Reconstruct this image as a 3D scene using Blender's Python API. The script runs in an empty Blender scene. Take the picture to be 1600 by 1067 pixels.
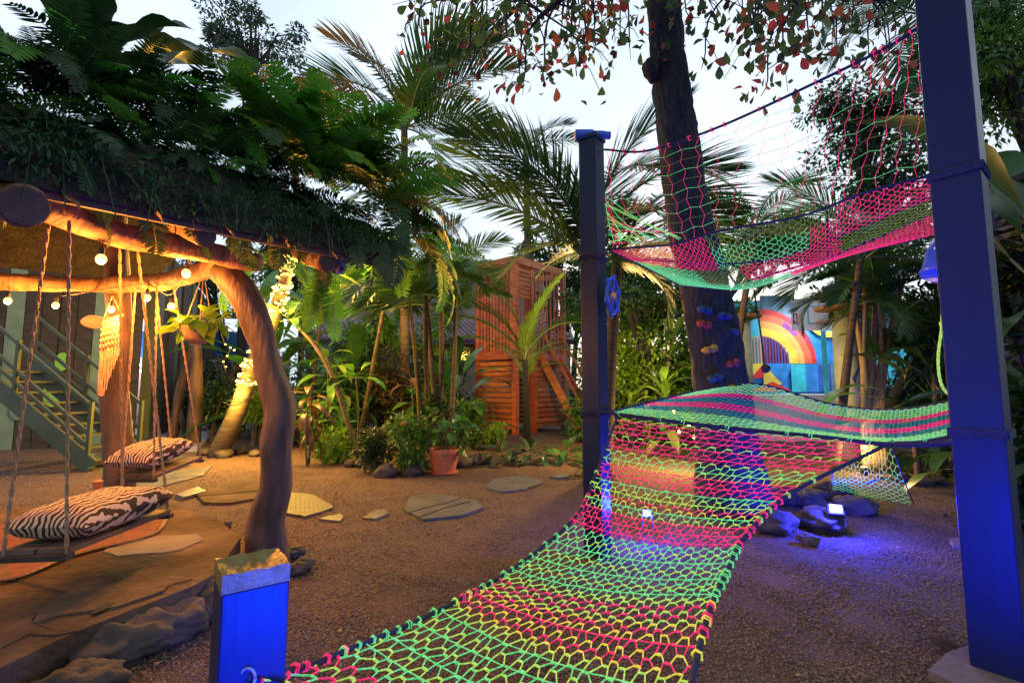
import bpy, math, random
import numpy as np
from mathutils import Vector, Matrix, Quaternion, Euler, noise as mnoise

random.seed(7); np.random.seed(7)
sc = bpy.context.scene
COL = sc.collection
RAD = math.radians

# ------------------------------------------------------------------ camera
CAMZ, F, PITCH = 1.2, 755.0, RAD(5.35)
cam = bpy.data.cameras.new('camera'); cam.sensor_width = 36; cam.lens = 36 * F / 1600
cam.clip_start = 0.05; cam.clip_end = 400
camo = bpy.data.objects.new('camera', cam); COL.objects.link(camo)
camo.location = (0, 0, CAMZ); camo.rotation_euler = (math.pi / 2 + PITCH, 0, 0)
sc.camera = camo

# ------------------------------------------------------------------ sky, weak dusk sun, exposure
w = bpy.data.worlds.new('World'); sc.world = w; w.use_nodes = True
nt = w.node_tree; nt.nodes.clear()
wo = nt.nodes.new('ShaderNodeOutputWorld'); bg = nt.nodes.new('ShaderNodeBackground')
sky = nt.nodes.new('ShaderNodeTexSky'); sky.sky_type = 'NISHITA'; sky.sun_disc = False
sky.sun_elevation = RAD(8); sky.sun_rotation = RAD(20); sky.air_density = 1.0; sky.dust_density = 2.0
mul = nt.nodes.new('ShaderNodeMix'); mul.data_type = 'RGBA'; mul.blend_type = 'MIX'
tc = nt.nodes.new('ShaderNodeTexCoord'); cn = nt.nodes.new('ShaderNodeTexNoise')
cn.inputs['Scale'].default_value = 2.2; cn.inputs['Detail'].default_value = 4
cr = nt.nodes.new('ShaderNodeMapRange'); cr.inputs[1].default_value = 0.35; cr.inputs[2].default_value = 0.65
cr.inputs[3].default_value = 0.60; cr.inputs[4].default_value = 0.98
nt.links.new(tc.outputs['Generated'], cn.inputs['Vector']); nt.links.new(cn.outputs['Fac'], cr.inputs[0])
nt.links.new(cr.outputs[0], mul.inputs[0]); nt.links.new(sky.outputs[0], mul.inputs[6])
mul.inputs[7].default_value = (8.6, 10.2, 12.0, 1)      # thin high cloud of the evening sky
nt.links.new(mul.outputs[2], bg.inputs['Color']); bg.inputs['Strength'].default_value = 0.118
nt.links.new(bg.outputs[0], wo.inputs['Surface'])
sl = bpy.data.lights.new('sun', 'SUN'); sl.energy = 0.25; sl.angle = RAD(15); sl.color = (1, .93, .85)
so = bpy.data.objects.new('sun', sl); COL.objects.link(so)
so.rotation_euler = (RAD(60), 0, RAD(160))
sc.view_settings.view_transform = 'Standard'; sc.view_settings.look = 'None'
sc.view_settings.gamma = 1; sc.view_settings.exposure = 0.0
sc.render.engine = 'CYCLES'
cy = sc.cycles; cy.use_denoising = True; cy.max_bounces = 5; cy.diffuse_bounces = 3
cy.glossy_bounces = 2; cy.transmission_bounces = 3; cy.transparent_max_bounces = 6
cy.sample_clamp_indirect = 3; cy.caustics_reflective = False; cy.caustics_refractive = False

# ------------------------------------------------------------------ helpers
SP, CP = math.sin(PITCH), math.cos(PITCH)
def ray(px, py):
    x = (px - 800) / F; yc = -(py - 533.5) / F
    return Vector((x, CP - yc * SP, SP + yc * CP))
def P(px, py, d):                      # the point seen at that pixel, d metres ahead
    r = ray(px, py); k = d / r.y
    return Vector((r.x * k, d, CAMZ + r.z * k))
def G(px, py, z=0.0):                  # the point of the ground (or a level z) seen there
    r = ray(px, py); k = (z - CAMZ) / r.z
    return Vector((r.x * k, r.y * k, z))
def V(*a): return Vector(a)
org = {}
def O(p): return org.get(p.name, Vector((0, 0, 0))) if p else Vector((0, 0, 0))

class MB:
    def __init__(s): s.v = []; s.f = []; s.m = []; s.n = 0; s.mi = 0
    def add(s, vs, fs):
        s.v.append(np.asarray(vs, float).reshape(-1, 3)); n = s.n
        for f in fs: s.f.append(tuple(i + n for i in f)); s.m.append(s.mi)
        s.n += len(s.v[-1]); return s
    def box(s, c, d, R=None, rz=0.0):
        x, y, z = d[0] / 2, d[1] / 2, d[2] / 2
        a = np.array([(-x,-y,-z),(x,-y,-z),(x,y,-z),(-x,y,-z),(-x,-y,z),(x,-y,z),(x,y,z),(-x,y,z)])
        if R is None: R = Matrix.Rotation(rz, 3, 'Z')
        a = a @ np.array(R).T + np.array(c)
        return s.add(a, [(0,3,2,1),(4,5,6,7),(0,1,5,4),(1,2,6,5),(2,3,7,6),(3,0,4,7)])
    def bar(s, p, q, wd, h, up=(0, 0, 1)):      # a rectangular bar from p to q
        p = Vector(p); q = Vector(q); t = (q - p); L = t.length; t.normalize()
        u = Vector(up); sd = t.cross(u)
        if sd.length < 1e-3: sd = t.cross(Vector((1, 0, 0)))
        sd.normalize(); u = sd.cross(t)
        R = Matrix((t, sd, u)).transposed()
        return s.box((p + q) / 2, (L, wd, h), R)
    def tube(s, pts, r, k=6, cap=True, lump=0.0, seed=0):
        p = np.asarray([tuple(a) for a in pts], float); n = len(p)
        r = np.full(n, r, float) if np.isscalar(r) else np.asarray(r, float)
        t = np.gradient(p, axis=0); t /= (np.linalg.norm(t, axis=1, keepdims=True) + 1e-9)
        ov = p[-1] - p[0]; ax = np.eye(3)[np.argmin(np.abs(ov))]
        a = np.cross(t, ax); a /= (np.linalg.norm(a, axis=1, keepdims=True) + 1e-9); b = np.cross(t, a)
        th = np.arange(k) * 2 * math.pi / k
        rr = r[:, None] * np.ones(k)
        if lump:
            rg = np.random.RandomState(seed)
            q = rg.rand(4) * 6.28; zz = np.linspace(0, 1, n)[:, None]
            rr = rr * (1 + lump * (np.sin(2 * th + q[0] + 5 * zz) * .5 + np.sin(3 * th + q[1] - 9 * zz) * .4 + np.sin(th * 1 + q[2] + 14 * zz) * .5))
        vs = p[:, None, :] + rr[..., None] * (np.cos(th)[None, :, None] * a[:, None, :] + np.sin(th)[None, :, None] * b[:, None, :])
        fs = []
        for i in range(n - 1):
            for j in range(k):
                j2 = (j + 1) % k
                fs.append((i*k+j, i*k+j2, (i+1)*k+j2, (i+1)*k+j))
        if cap: fs.append(tuple(range(k))[::-1]); fs.append(tuple((n-1)*k + j for j in range(k)))
        return s.add(vs.reshape(-1, 3), fs)
    def lathe(s, prof, c, k=16, R=None):
        vs = []; fs = []
        for r, z in prof:
            for j in range(k):
                t = 2 * math.pi * j / k; vs.append((r * math.cos(t), r * math.sin(t), z))
        n = len(prof)
        for i in range(n - 1):
            for j in range(k):
                j2 = (j + 1) % k; fs.append((i*k+j, i*k+j2, (i+1)*k+j2, (i+1)*k+j))
        fs.append(tuple(range(k))[::-1]); fs.append(tuple((n-1)*k + j for j in range(k)))
        a = np.array(vs)
        if R is not None: a = a @ np.array(R).T
        return s.add(a + np.array(c), fs)
    def blob(s, c, rad, seed=0, k=12, m=8, amp=.18, flat=0.0, rz=0.0):   # an uneven rounded stone
        rg = random.Random(seed); o = Vector((rg.random()*50, rg.random()*50, rg.random()*50))
        vs = []; fs = []
        for i in range(m + 1):
            ph = math.pi * i / m
            for j in range(k):
                t = 2 * math.pi * j / k
                d = Vector((math.sin(ph)*math.cos(t), math.sin(ph)*math.sin(t), math.cos(ph)))
                q = 1 + amp * 1.6 * mnoise.noise(d * 1.3 + o) + amp * .6 * mnoise.noise(d * 3.5 + o) + amp * .28 * mnoise.noise(d * 8 + o)
                vs.append((d.x*rad[0]*q, d.y*rad[1]*q, d.z*rad[2]*q))
        for i in range(m):
            for j in range(k):
                j2 = (j+1) % k; fs.append((i*k+j, (i+1)*k+j, (i+1)*k+j2, i*k+j2))
        a = np.array(vs) @ np.array(Matrix.Rotation(rz, 3, 'Z')).T
        return s.add(a + np.array(c), fs)
    def prism(s, poly, z0, z1):         # a level polygon made thick; poly = [(x, y)]
        n = len(poly)
        vs = [(x, y, z0) for x, y in poly] + [(x, y, z1) for x, y in poly]
        fs = [tuple(range(n))[::-1], tuple(range(n, 2*n))] + [(i, (i+1) % n, n+(i+1) % n, n+i) for i in range(n)]
        return s.add(vs, fs)
    def sheet(s, poly3, nrm, th):       # any flat polygon with a thickness behind it
        n = len(poly3); nr = Vector(nrm)
        vs = [tuple(Vector(p)) for p in poly3] + [tuple(Vector(p) - nr * th) for p in poly3]
        fs = [tuple(range(n)), tuple(range(n, 2*n))[::-1]] + [(i, n+i, n+(i+1) % n, (i+1) % n) for i in range(n)]
        return s.add(vs, fs)
    def mesh(s, name, mats, origin=(0, 0, 0), smooth=False):
        me = bpy.data.meshes.new(name)
        v = np.concatenate(s.v) - np.array(origin)
        me.from_pydata(v.tolist(), [], s.f)
        mats = mats if isinstance(mats, (list, tuple)) else [mats]
        for m in mats: me.materials.append(m)
        if len(mats) > 1: me.polygons.foreach_set('material_index', s.m)
        if smooth: me.polygons.foreach_set('use_smooth', [True] * len(me.polygons))
        me.update(); return me
    def build(s, name, mats, parent=None, origin=None, smooth=False):
        o = O(parent) if parent else Vector(origin or (0, 0, 0))
        ob = bpy.data.objects.new(name, s.mesh(name, mats, o, smooth)); COL.objects.link(ob)
        if parent: ob.parent = parent
        else: ob.location = o
        org[ob.name] = o; return ob

def tag(o, label, cat, group=None, kind=None):
    if label: o['label'] = label
    if cat: o['category'] = cat
    if group: o['group'] = group
    if kind: o['kind'] = kind
    return o
def thing(name, label, cat, loc, group=None):
    o = bpy.data.objects.new(name, None); COL.objects.link(o); o.location = loc
    o.empty_display_size = .1; org[o.name] = Vector(loc); return tag(o, label, cat, group)
def place(name, me, parent, loc, rot=None, scale=1.0):     # a part that shares its mesh with others
    o = bpy.data.objects.new(name, me); COL.objects.link(o)
    if parent: o.parent = parent
    o.location = Vector(loc) - O(parent)
    if rot is not None:
        o.rotation_mode = 'QUATERNION'; o.rotation_quaternion = rot
    o.scale = (scale,) * 3 if np.isscalar(scale) else scale
    org[o.name] = Vector(loc); return o
def aim(az, el, roll=0.0):             # local +X to that azimuth and elevation
    return Quaternion((0, 0, 1), az) @ Quaternion((0, 1, 0), -el) @ Quaternion((1, 0, 0), roll)
def smooth_curve(pts, n):
    p = [Vector(a) for a in pts]; out = []
    p = [p[0] * 2 - p[1]] + p + [p[-1] * 2 - p[-2]]; m = len(p) - 3
    for i in range(n):
        t = i / (n - 1) * m; k = min(int(t), m - 1); t -= k
        a, b, c, d = p[k:k+4]
        out.append(.5 * ((2*b) + (c - a)*t + (2*a - 5*b + 4*c - d)*t*t + (3*b - a - 3*c + d)*t**3))
    return out
def roughen(ob, amp, sc_, st=1.0, seed=0):     # real unevenness: push the surface in and out along its normals
    me = ob.data; n = len(me.vertices); off = V(seed * 7.3, 1.7, seed * 3.1); nr = [v.normal.copy() for v in me.vertices]
    for v, q in zip(me.vertices, nr):
        p = V(v.co.x * sc_, v.co.y * sc_, v.co.z * sc_ * st) + off; v.co += q * amp * (mnoise.noise(p) + .55 * mnoise.noise(p * 2.3) + .3 * mnoise.noise(p * 5.1))
    me.update(); return ob
def lerp(a, b, t): return a + (b - a) * t

# ------------------------------------------------------------------ materials
def M(name, c, rough=.7, c2=None, scale=8.0, bump=0.0, bscale=40.0, metal=0.0, emit=0.0, ecol=None,
      trans=0.0, stretch=(1, 1, 1), rnd=0.0, coat=0.0, spec=.5, detail=5, c3=None):
    m = bpy.data.materials.new(name); m.use_nodes = True; n = m.node_tree; L = n.links
    b = n.nodes['Principled BSDF']; b.inputs['Roughness'].default_value = rough
    b.inputs['Metallic'].default_value = metal; b.inputs['Coat Weight'].default_value = coat
    b.inputs['Specular IOR Level'].default_value = spec
    tcn = n.nodes.new('ShaderNodeTexCoord'); mp = n.nodes.new('ShaderNodeMapping')
    mp.inputs['Scale'].default_value = stretch; L.new(tcn.outputs['Object'], mp.inputs[0])
    out = None
    if c2 or c3:
        nz = n.nodes.new('ShaderNodeTexNoise'); nz.inputs['Scale'].default_value = scale; nz.inputs['Detail'].default_value = detail
        L.new(mp.outputs[0], nz.inputs[0])
        rp = n.nodes.new('ShaderNodeValToRGB'); rp.color_ramp.elements[0].position = .32; rp.color_ramp.elements[1].position = .68
        rp.color_ramp.elements[0].color = (*c, 1); rp.color_ramp.elements[1].color = (*(c2 or c), 1)
        if c3:
            e = rp.color_ramp.elements.new(.52); e.color = (*c3, 1)
        L.new(nz.outputs['Fac'], rp.inputs[0]); out = rp.outputs[0]
    if rnd:
        oi = n.nodes.new('ShaderNodeObjectInfo'); hs = n.nodes.new('ShaderNodeHueSaturation')
        mr = n.nodes.new('ShaderNodeMapRange'); mr.inputs[3].default_value = 1 - rnd; mr.inputs[4].default_value = 1 + rnd
        L.new(oi.outputs['Random'], mr.inputs[0]); L.new(mr.outputs[0], hs.inputs['Value'])
        m2 = n.nodes.new('ShaderNodeMapRange'); m2.inputs[3].default_value = .5 + rnd * .06; m2.inputs[4].default_value = .5 - rnd * .06
        ml = n.nodes.new('ShaderNodeMath'); ml.operation = 'MULTIPLY'; ml.inputs[1].default_value = 7.31
        fr = n.nodes.new('ShaderNodeMath'); fr.operation = 'FRACT'
        L.new(oi.outputs['Random'], ml.inputs[0]); L.new(ml.outputs[0], fr.inputs[0]); L.new(fr.outputs[0], m2.inputs[0]); L.new(m2.outputs[0], hs.inputs['Hue'])
        if out: L.new(out, hs.inputs['Color'])
        else: hs.inputs['Color'].default_value = (*c, 1)
        out = hs.outputs[0]
    if out: L.new(out, b.inputs['Base Color'])
    else: b.inputs['Base Color'].default_value = (*c, 1)
    if bump:
        bz = n.nodes.new('ShaderNodeTexNoise'); bz.inputs['Scale'].default_value = bscale; bz.inputs['Detail'].default_value = 6
        L.new(mp.outputs[0], bz.inputs[0]); bp = n.nodes.new('ShaderNodeBump'); bp.inputs['Strength'].default_value = bump
        bp.inputs['Distance'].default_value = .02; L.new(bz.outputs['Fac'], bp.inputs['Height']); L.new(bp.outputs[0], b.inputs['Normal'])
    if emit:
        b.inputs['Emission Color'].default_value = (*(ecol or c), 1); b.inputs['Emission Strength'].default_value = emit
        m.cycles.emission_sampling = 'NONE'
    if trans:
        t = n.nodes.new('ShaderNodeBsdfTranslucent'); mx = n.nodes.new('ShaderNodeMixShader'); mx.inputs[0].default_value = trans
        if out: L.new(out, t.inputs['Color'])
        else: t.inputs['Color'].default_value = (*c, 1)
        L.new(b.outputs[0], mx.inputs[1]); L.new(t.outputs[0], mx.inputs[2])
        L.new(mx.outputs[0], n.nodes['Material Output'].inputs['Surface'])
    return m

def zebra_material():
    m = bpy.data.materials.new('zebra_fabric'); m.use_nodes = True; n = m.node_tree; L = n.links
    b = n.nodes['Principled BSDF']; b.inputs['Roughness'].default_value = .9
    t = n.nodes.new('ShaderNodeTexCoord'); wv = n.nodes.new('ShaderNodeTexWave')
    wv.inputs['Scale'].default_value = 13; wv.inputs['Distortion'].default_value = 6; wv.inputs['Detail'].default_value = 1.5
    wv.inputs['Detail Scale'].default_value = 1.1; L.new(t.outputs['Object'], wv.inputs[0])
    r = n.nodes.new('ShaderNodeValToRGB'); r.color_ramp.elements[0].position = .42; r.color_ramp.elements[1].position = .52
    r.color_ramp.elements[0].color = (.035, .018, .012, 1); r.color_ramp.elements[1].color = (.55, .42, .32, 1)
    L.new(wv.outputs['Fac'], r.inputs[0]); L.new(r.outputs[0], b.inputs['Base Color']); return m

mt = {}
mt['gravel'] = M('gravel', (.065, .037, .026), .95, (.17, .105, .072), 70, .9, 80, c3=(.105, .063, .044))
mt['pebble'] = M('pebble', (.145, .088, .06), .85, (.23, .155, .11), 3, rnd=.6)
mt['slab'] = M('slab_stone', (.038, .026, .018), .9, (.145, .097, .066), 2.2, 1.0, 22, c3=(.085, .057, .038), detail=9, spec=.12)
mt['patch'] = M('cement_patch', (.13, .105, .09), .9, (.19, .155, .135), 6, .3, 30)
mt['rock'] = M('rock', (.032, .026, .022), .85, (.095, .078, .062), 5, .8, 18, rnd=.25)
mt['flag'] = M('flagstone', (.06, .063, .068), .42, (.13, .125, .12), 4, .5, 12, rnd=.2)
mt['post'] = M('post_paint', (.006, .014, .060), .42, (.0075, .016, .066), 7, .10, 25, spec=.3, stretch=(1, 1, .12), detail=9)
mt['logwood'] = M('log_wood', (.14, .065, .028), .7, (.36, .19, .085), 5, .6, 12, stretch=(3, 3, 1))
mt['trunkwood'] = M('trunk_wood', (.028, .017, .011), .65, (.13, .075, .042), 4, 1.0, 9, detail=9, stretch=(2, 2, .5))
mt['endgrain'] = M('end_grain', (.05, .032, .022), .8, (.09, .06, .045), 9, .3, 25)
mt['bark'] = M('bark', (.007, .010, .018), .9, (.026, .032, .046), 12, 1.0, 16, stretch=(2, 2, .6))
mt['palmtrunk'] = M('palm_trunk', (.05, .04, .028), .85, (.12, .095, .065), 4, .8, 14, stretch=(1, 1, 6))
mt['towerwood'] = M('red_wood', (.28, .07, .022), .5, (.50, .165, .05), 3, .25, 30, stretch=(1, 1, 6), rnd=.22)
mt['thatch'] = M('thatch', (.02, .018, .012), .95, (.06, .05, .03), 9, 1.0, 30)
mt['fascia'] = M('fascia_wood', (.09, .05, .035), .7, (.17, .10, .07), 4, .4, 20, stretch=(1, 1, 4))
mt['rope'] = M('jute_rope', (.30, .19, .10), .95, (.46, .31, .18), 60, .8, 120)
mt['zebra'] = zebra_material()
mt['rug'] = M('woven_rug', (.13, .03, .014), .95, (.07, .045, .025), 9, .5, 80, c3=(.18, .055, .022))
mt['bulb'] = M('bulb_glow', (1, .75, .4), .3, emit=2.6, ecol=(1, .60, .17))
mt['led'] = M('garland_glow', (1, .8, .4), .3, emit=2.4, ecol=(1, .64, .15))
mt['socket'] = M('socket_black', (.02, .02, .02), .5)
mt['cable'] = M('cable_black', (.015, .015, .015), .6)
mt['navy'] = M('navy_rope', (.012, .016, .06), .8, (.02, .03, .10), 80, .6, 140)
def neon(name, c, c2, emit):        # fluorescent braided cord: two tones along the strands, glowing under the UV floods
    m = M(name, c, .6, c2, 130, .8, 260, detail=2, emit=emit); n = m.node_tree; b = n.nodes['Principled BSDF']
    rp = [x for x in n.nodes if x.type == 'VALTORGB'][0]; n.links.new(rp.outputs[0], b.inputs['Emission Color']); return m
mt['pink'] = neon('neon_pink_cord', (.62, .004, .09), (1, .05, .22), .85)
mt['green'] = neon('neon_green_cord', (.035, .50, .13), (.26, 1, .38), .66)
mt['lime'] = neon('neon_lime_cord', (.22, .62, .05), (.72, 1, .22), .62)
mt['yellow'] = neon('neon_yellow_cord', (.62, .50, .02), (1, .90, .16), .64)
mt['olive'] = neon('olive_cord', (.16, .28, .03), (.42, .60, .08), .26)
mt['teal'] = neon('teal_cord', (.01, .20, .15), (.08, .62, .42), .22)
mt['thin'] = neon('pale_thread', (.3, .28, .06), (.6, .55, .15), .10)
mt['palm'] = M('palm_leaf', (.022, .085, .026), .42, (.05, .15, .03), 3, trans=.3, rnd=.28)
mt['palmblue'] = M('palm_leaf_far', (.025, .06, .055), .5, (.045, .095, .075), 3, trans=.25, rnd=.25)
mt['palmdry'] = M('palm_leaf_drying', (.10, .085, .03), .6, (.16, .11, .05), 4, trans=.25, rnd=.2)
mt['fern'] = M('fern_leaf', (.075, .26, .022), .5, (.13, .38, .045), 4, trans=.5, rnd=.25)
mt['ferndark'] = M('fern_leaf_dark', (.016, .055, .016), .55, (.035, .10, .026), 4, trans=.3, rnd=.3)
mt['ferndry'] = M('fern_leaf_dry', (.20, .13, .05), .8, (.28, .19, .08), 4, trans=.3, rnd=.2)
mt['broad'] = M('broad_leaf', (.04, .14, .02), .38, (.08, .23, .032), 5, trans=.32, rnd=.3)
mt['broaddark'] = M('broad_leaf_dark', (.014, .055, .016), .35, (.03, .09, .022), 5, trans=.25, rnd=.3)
mt['lime_leaf'] = M('lime_leaf', (.10, .24, .018), .45, (.20, .34, .03), 5, trans=.38, rnd=.25)
mt['red_leaf'] = M('ti_red_leaf', (.12, .03, .02), .4, (.09, .08, .03), 6, trans=.25, rnd=.35)
mt['brownbush'] = M('croton_leaf', (.07, .055, .025), .5, (.14, .09, .05), 5, trans=.2, rnd=.35)
mt['almond_g'] = M('almond_green', (.05, .11, .045), .5, (.08, .15, .05), 8, trans=.55, rnd=.3)
mt['almond_r'] = M('almond_red', (.42, .06, .045), .5, (.32, .10, .05), 8, trans=.6, rnd=.3)
mt['drybrown'] = M('dry_leaf', (.22, .13, .06), .8, (.32, .20, .10), 8, .3, 20)
mt['stem'] = M('plant_stem', (.045, .036, .022), .7, (.09, .07, .042), 10, .4, 25)
mt['greenstem'] = M('green_stem', (.10, .15, .05), .6)
mt['canestem'] = M('cane_stem', (.34, .24, .10), .55, (.22, .18, .08), 6, .3, 20, stretch=(1, 1, 8))
mt['pot'] = M('terracotta', (.42, .12, .055), .75, (.50, .17, .08), 6, .2, 30)
mt['soil'] = M('soil', (.03, .022, .015), .95)
mt['whitepaint'] = M('pale_wall_paint', (.045, .055, .07), .8, (.075, .085, .10), 3, .15, 20)
mt['tanwall'] = M('tan_wall', (.42, .32, .22), .85, (.50, .40, .30), 2, .2, 25)
mt['housewall'] = M('house_wall', (.22, .17, .14), .85, (.29, .23, .19), 2, .1, 25)
mt['tile'] = M('roof_tile', (.18, .13, .16), .7, (.32, .25, .28), 14, .4, 30)
mt['stairgreen'] = M('stair_green_paint', (.045, .06, .025), .5, (.075, .09, .04), 4, .2, 30)
mt['darkwood'] = M('dark_cladding', (.018, .014, .011), .7, (.045, .035, .025), 5, .4, 16, stretch=(1, 1, 3))
mt['mintpaint'] = M('mint_paint', (.10, .18, .14), .6, (.15, .24, .19), 4)
mt['grasspaint'] = M('grass_green_paint', (.16, .45, .06), .55)
mt['court'] = M('court_floor', (.52, .53, .60), .6, (.58, .60, .66), 2, .05, 30)
mt['alley'] = M('alley_paving', (.26, .25, .28), .7, (.38, .37, .42), 6, .6, 10)
def flat(name, c, rough=.65): return M(name, tuple(x * .68 for x in c), rough, tuple(min(1, x * 1.12 + .01) for x in c), 3.5, .25, 40, detail=10)
for k_, c_ in dict(blue=(.015, .25, .72), deep=(.02, .09, .42), sky=(.05, .55, .82), slate=(.10, .20, .32), navyp=(.03, .12, .30), red=(.70, .025, .03),
                   coral=(.80, .14, .06), orange=(.86, .42, .10), ymur=(.84, .66, .06), wine=(.33, .02, .09), purple=(.26, .05, .32), tealp=(.03, .55, .66),
                   sand=(.58, .50, .32), white=(.78, .78, .78), sage=(.40, .50, .34), black=(.02, .02, .025), plum=(.07, .03, .05)).items():
    mt[k_] = flat('paint_' + k_, c_)
mt['bluepl'] = M('blue_plastic', (.02, .10, .75), .35)
mt['redhold'] = M('red_hold', (.32, .025, .03), .6, (.40, .05, .05), 20, .3, 60)
mt['yelhold'] = M('yellow_hold', (.38, .24, .04), .6, (.46, .30, .06), 20, .3, 60)
mt['bluehold'] = M('blue_hold', (.008, .045, .15), .6, (.012, .06, .2), 20, .3, 60)
mt['metalplate'] = M('tread_plate', (.08, .078, .06), .55, (.12, .115, .085), 10, .5, 90, metal=.6)
mt['greymetal'] = M('grey_metal', (.30, .30, .34), .45, metal=.3)
mt['lens'] = M('lens_glass', (.01, .03, .15), .08, coat=1)
mt['flood'] = M('flood_glow', (.5, .6, 1), .3, emit=3.2, ecol=(.34, .30, 1))
mt['neonwhite'] = M('neon_line_glow', (1, .9, 1), .3, emit=9, ecol=(1, .82, 1))
mt['glass'] = M('dark_glass', (.02, .025, .03), .08, spec=.8)
mt['brownframe'] = M('window_frame', (.22, .07, .035), .5)
mt['macrame'] = M('macrame_cord', (.62, .42, .24), .95, (.70, .50, .30), 40, .6, 80)
mt['shade'] = M('lamp_shade', (.75, .28, .10), .6, emit=1.1, ecol=(1, .24, .04))
mt['petalpurple'] = M('purple_petal', (.34, .10, .50), .6, trans=.3)
mt['petalred'] = M('red_bract', (.60, .05, .05), .5, trans=.2)

# ------------------------------------------------------------------ plant generators
def frond_mesh(name, L=1.0, n=34, leaf=.24, wd=.022, bend=1.1, fold=.25, droop=.5, seed=1, mat='palm', s0=.12, stemr=.012, sweep=(75, 28), broken=.0, sv=.6):
    rg = random.Random(seed); mb = MB(); K = 18
    pos = [Vector((0, 0, 0))]; tan = []
    for i in range(K):
        a = -bend * ((i + .5) / K) ** 1.35; t = Vector((math.cos(a), 0.06 * math.sin(i * .5 + seed), math.sin(a))).normalized(); tan.append(t)
        pos.append(pos[-1] + t * (L / K))
    tan.append(tan[-1])
    mb.mi = 1; mb.tube(pos, [stemr * (1 - .85 * i / K) for i in range(K + 1)], 4); mb.mi = 0
    vs = []; fs = []
    for i in range(n):
        s = s0 + (1 - s0) * (i + .5) / n
        x = s * K; k = min(int(x), K - 1); p = pos[k].lerp(pos[k + 1], x - k); t = tan[k].lerp(tan[min(k + 1, K)], x - k).normalized()
        nr = Vector((-t.z, 0, t.x))
        q = (s - s0) / (1 - s0)
        ll = leaf * max(.12, math.sin(math.pi * (.14 + .80 * q)) ** sv)
        for sd in (-1, 1):
            if rg.random() < broken: continue
            sw = RAD(lerp(sweep[0], sweep[1], q) + rg.uniform(-6, 6))
            d = (t * math.cos(sw) + Vector((0, sd, 0)) * math.sin(sw) + nr * (fold + rg.uniform(-.08, .08))).normalized()
            wv = (t - d * t.dot(d)).normalized() * wd * .5
            l2 = ll * rg.uniform(.88, 1.06); dr = droop * rg.uniform(.6, 1.4)
            b = len(vs)
            pts = []
            for u, wf in ((0, .45), (.35, 1), (.72, .72), (1, .06)):
                c = p + d * (l2 * u) - Vector((0, 0, 1)) * (dr * l2 * u * u * .55)
                vs.append(tuple(c - wv * wf)); vs.append(tuple(c + wv * wf))
            for u in range(3): fs.append((b+2*u, b+2*u+1, b+2*u+3, b+2*u+2))
    mb.add(vs, fs)
    me = mb.mesh(name, [mt[mat], mt['greenstem']]); return me

def blade_mesh(name, L=.6, wd=.12, bend=.8, stem=.25, mat='broad', seed=1, wave=.0, fold=.25, prof=(.0, .55, .9, 1, .85, .5, .0), twist=.0, seg=9):
    mb = MB(); rg = random.Random(seed); pos = Vector((0, 0, 0)); n = seg
    mb.mi = 1
    if stem > 0:
        e = Vector((stem, 0, 0)); mb.tube([pos, e], [.008 * max(.6, L), .006 * max(.6, L)], 4); pos = e
    mb.mi = 0; vs = []; fs = []
    ph = rg.random() * 6
    for i in range(n + 1):
        s = i / n; a = -bend * s ** 1.2; x = s * (len(prof) - 1); k = min(int(x), len(prof) - 2)
        hw = wd * .5 * lerp(prof[k], prof[k + 1], x - k) + .002
        if i: pos = pos + Vector((math.cos(a), 0, math.sin(a))) * (L / n)
        nr = Vector((-math.sin(a), 0, math.cos(a)))
        wz = wave * hw * math.sin(s * 17 + ph); wz2 = wave * hw * math.sin(s * 15 + ph + 2)
        tw = twist * s
        sd = Vector((0, math.cos(tw), 0)) + nr * math.sin(tw)
        vs += [tuple(pos - sd * hw + nr * (fold * hw + wz)), tuple(pos), tuple(pos + sd * hw + nr * (fold * hw + wz2))]
    for i in range(n):
        a = i * 3; fs += [(a, a+1, a+4, a+3), (a+1, a+2, a+5, a+4)]
    mb.add(vs, fs); return mb.mesh(name, [mt[mat], mt['greenstem']], smooth=True)

def scatter_leaves(mb, centers, size, n, rg, asp=.45, dn=.25, fold=.3):
    vs = []; fs = []
    for _ in range(n):
        c, r = centers[rg.randrange(len(centers))]
        while True:
            q = Vector((rg.uniform(-1, 1), rg.uniform(-1, 1), rg.uniform(-1, 1)))
            if q.length < 1: break
        q *= (.55 + .45 * rg.random()) / max(q.length, .35) * min(1, q.length + .35)
        p = Vector((c[0] + q.x * r[0], c[1] + q.y * r[1], c[2] + q.z * r[2]))
        d = (q + Vector((rg.uniform(-.8, .8), rg.uniform(-.8, .8), rg.uniform(-.7, .5) - dn))).normalized()
        s = d.cross(Vector((rg.uniform(-.4, .4), rg.uniform(-.4, .4), 1))).normalized(); nn = s.cross(d)
        l = size * rg.uniform(.6, 1.25); h = l * asp * .5; b = len(vs)
        vs += [tuple(p), tuple(p + d*l*.45 - s*h + nn*h*fold), tuple(p + d*l), tuple(p + d*l*.45 + s*h + nn*h*fold)]
        fs += [(b, b+1, b+2), (b, b+2, b+3)]
    mb.add(vs, fs)

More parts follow.
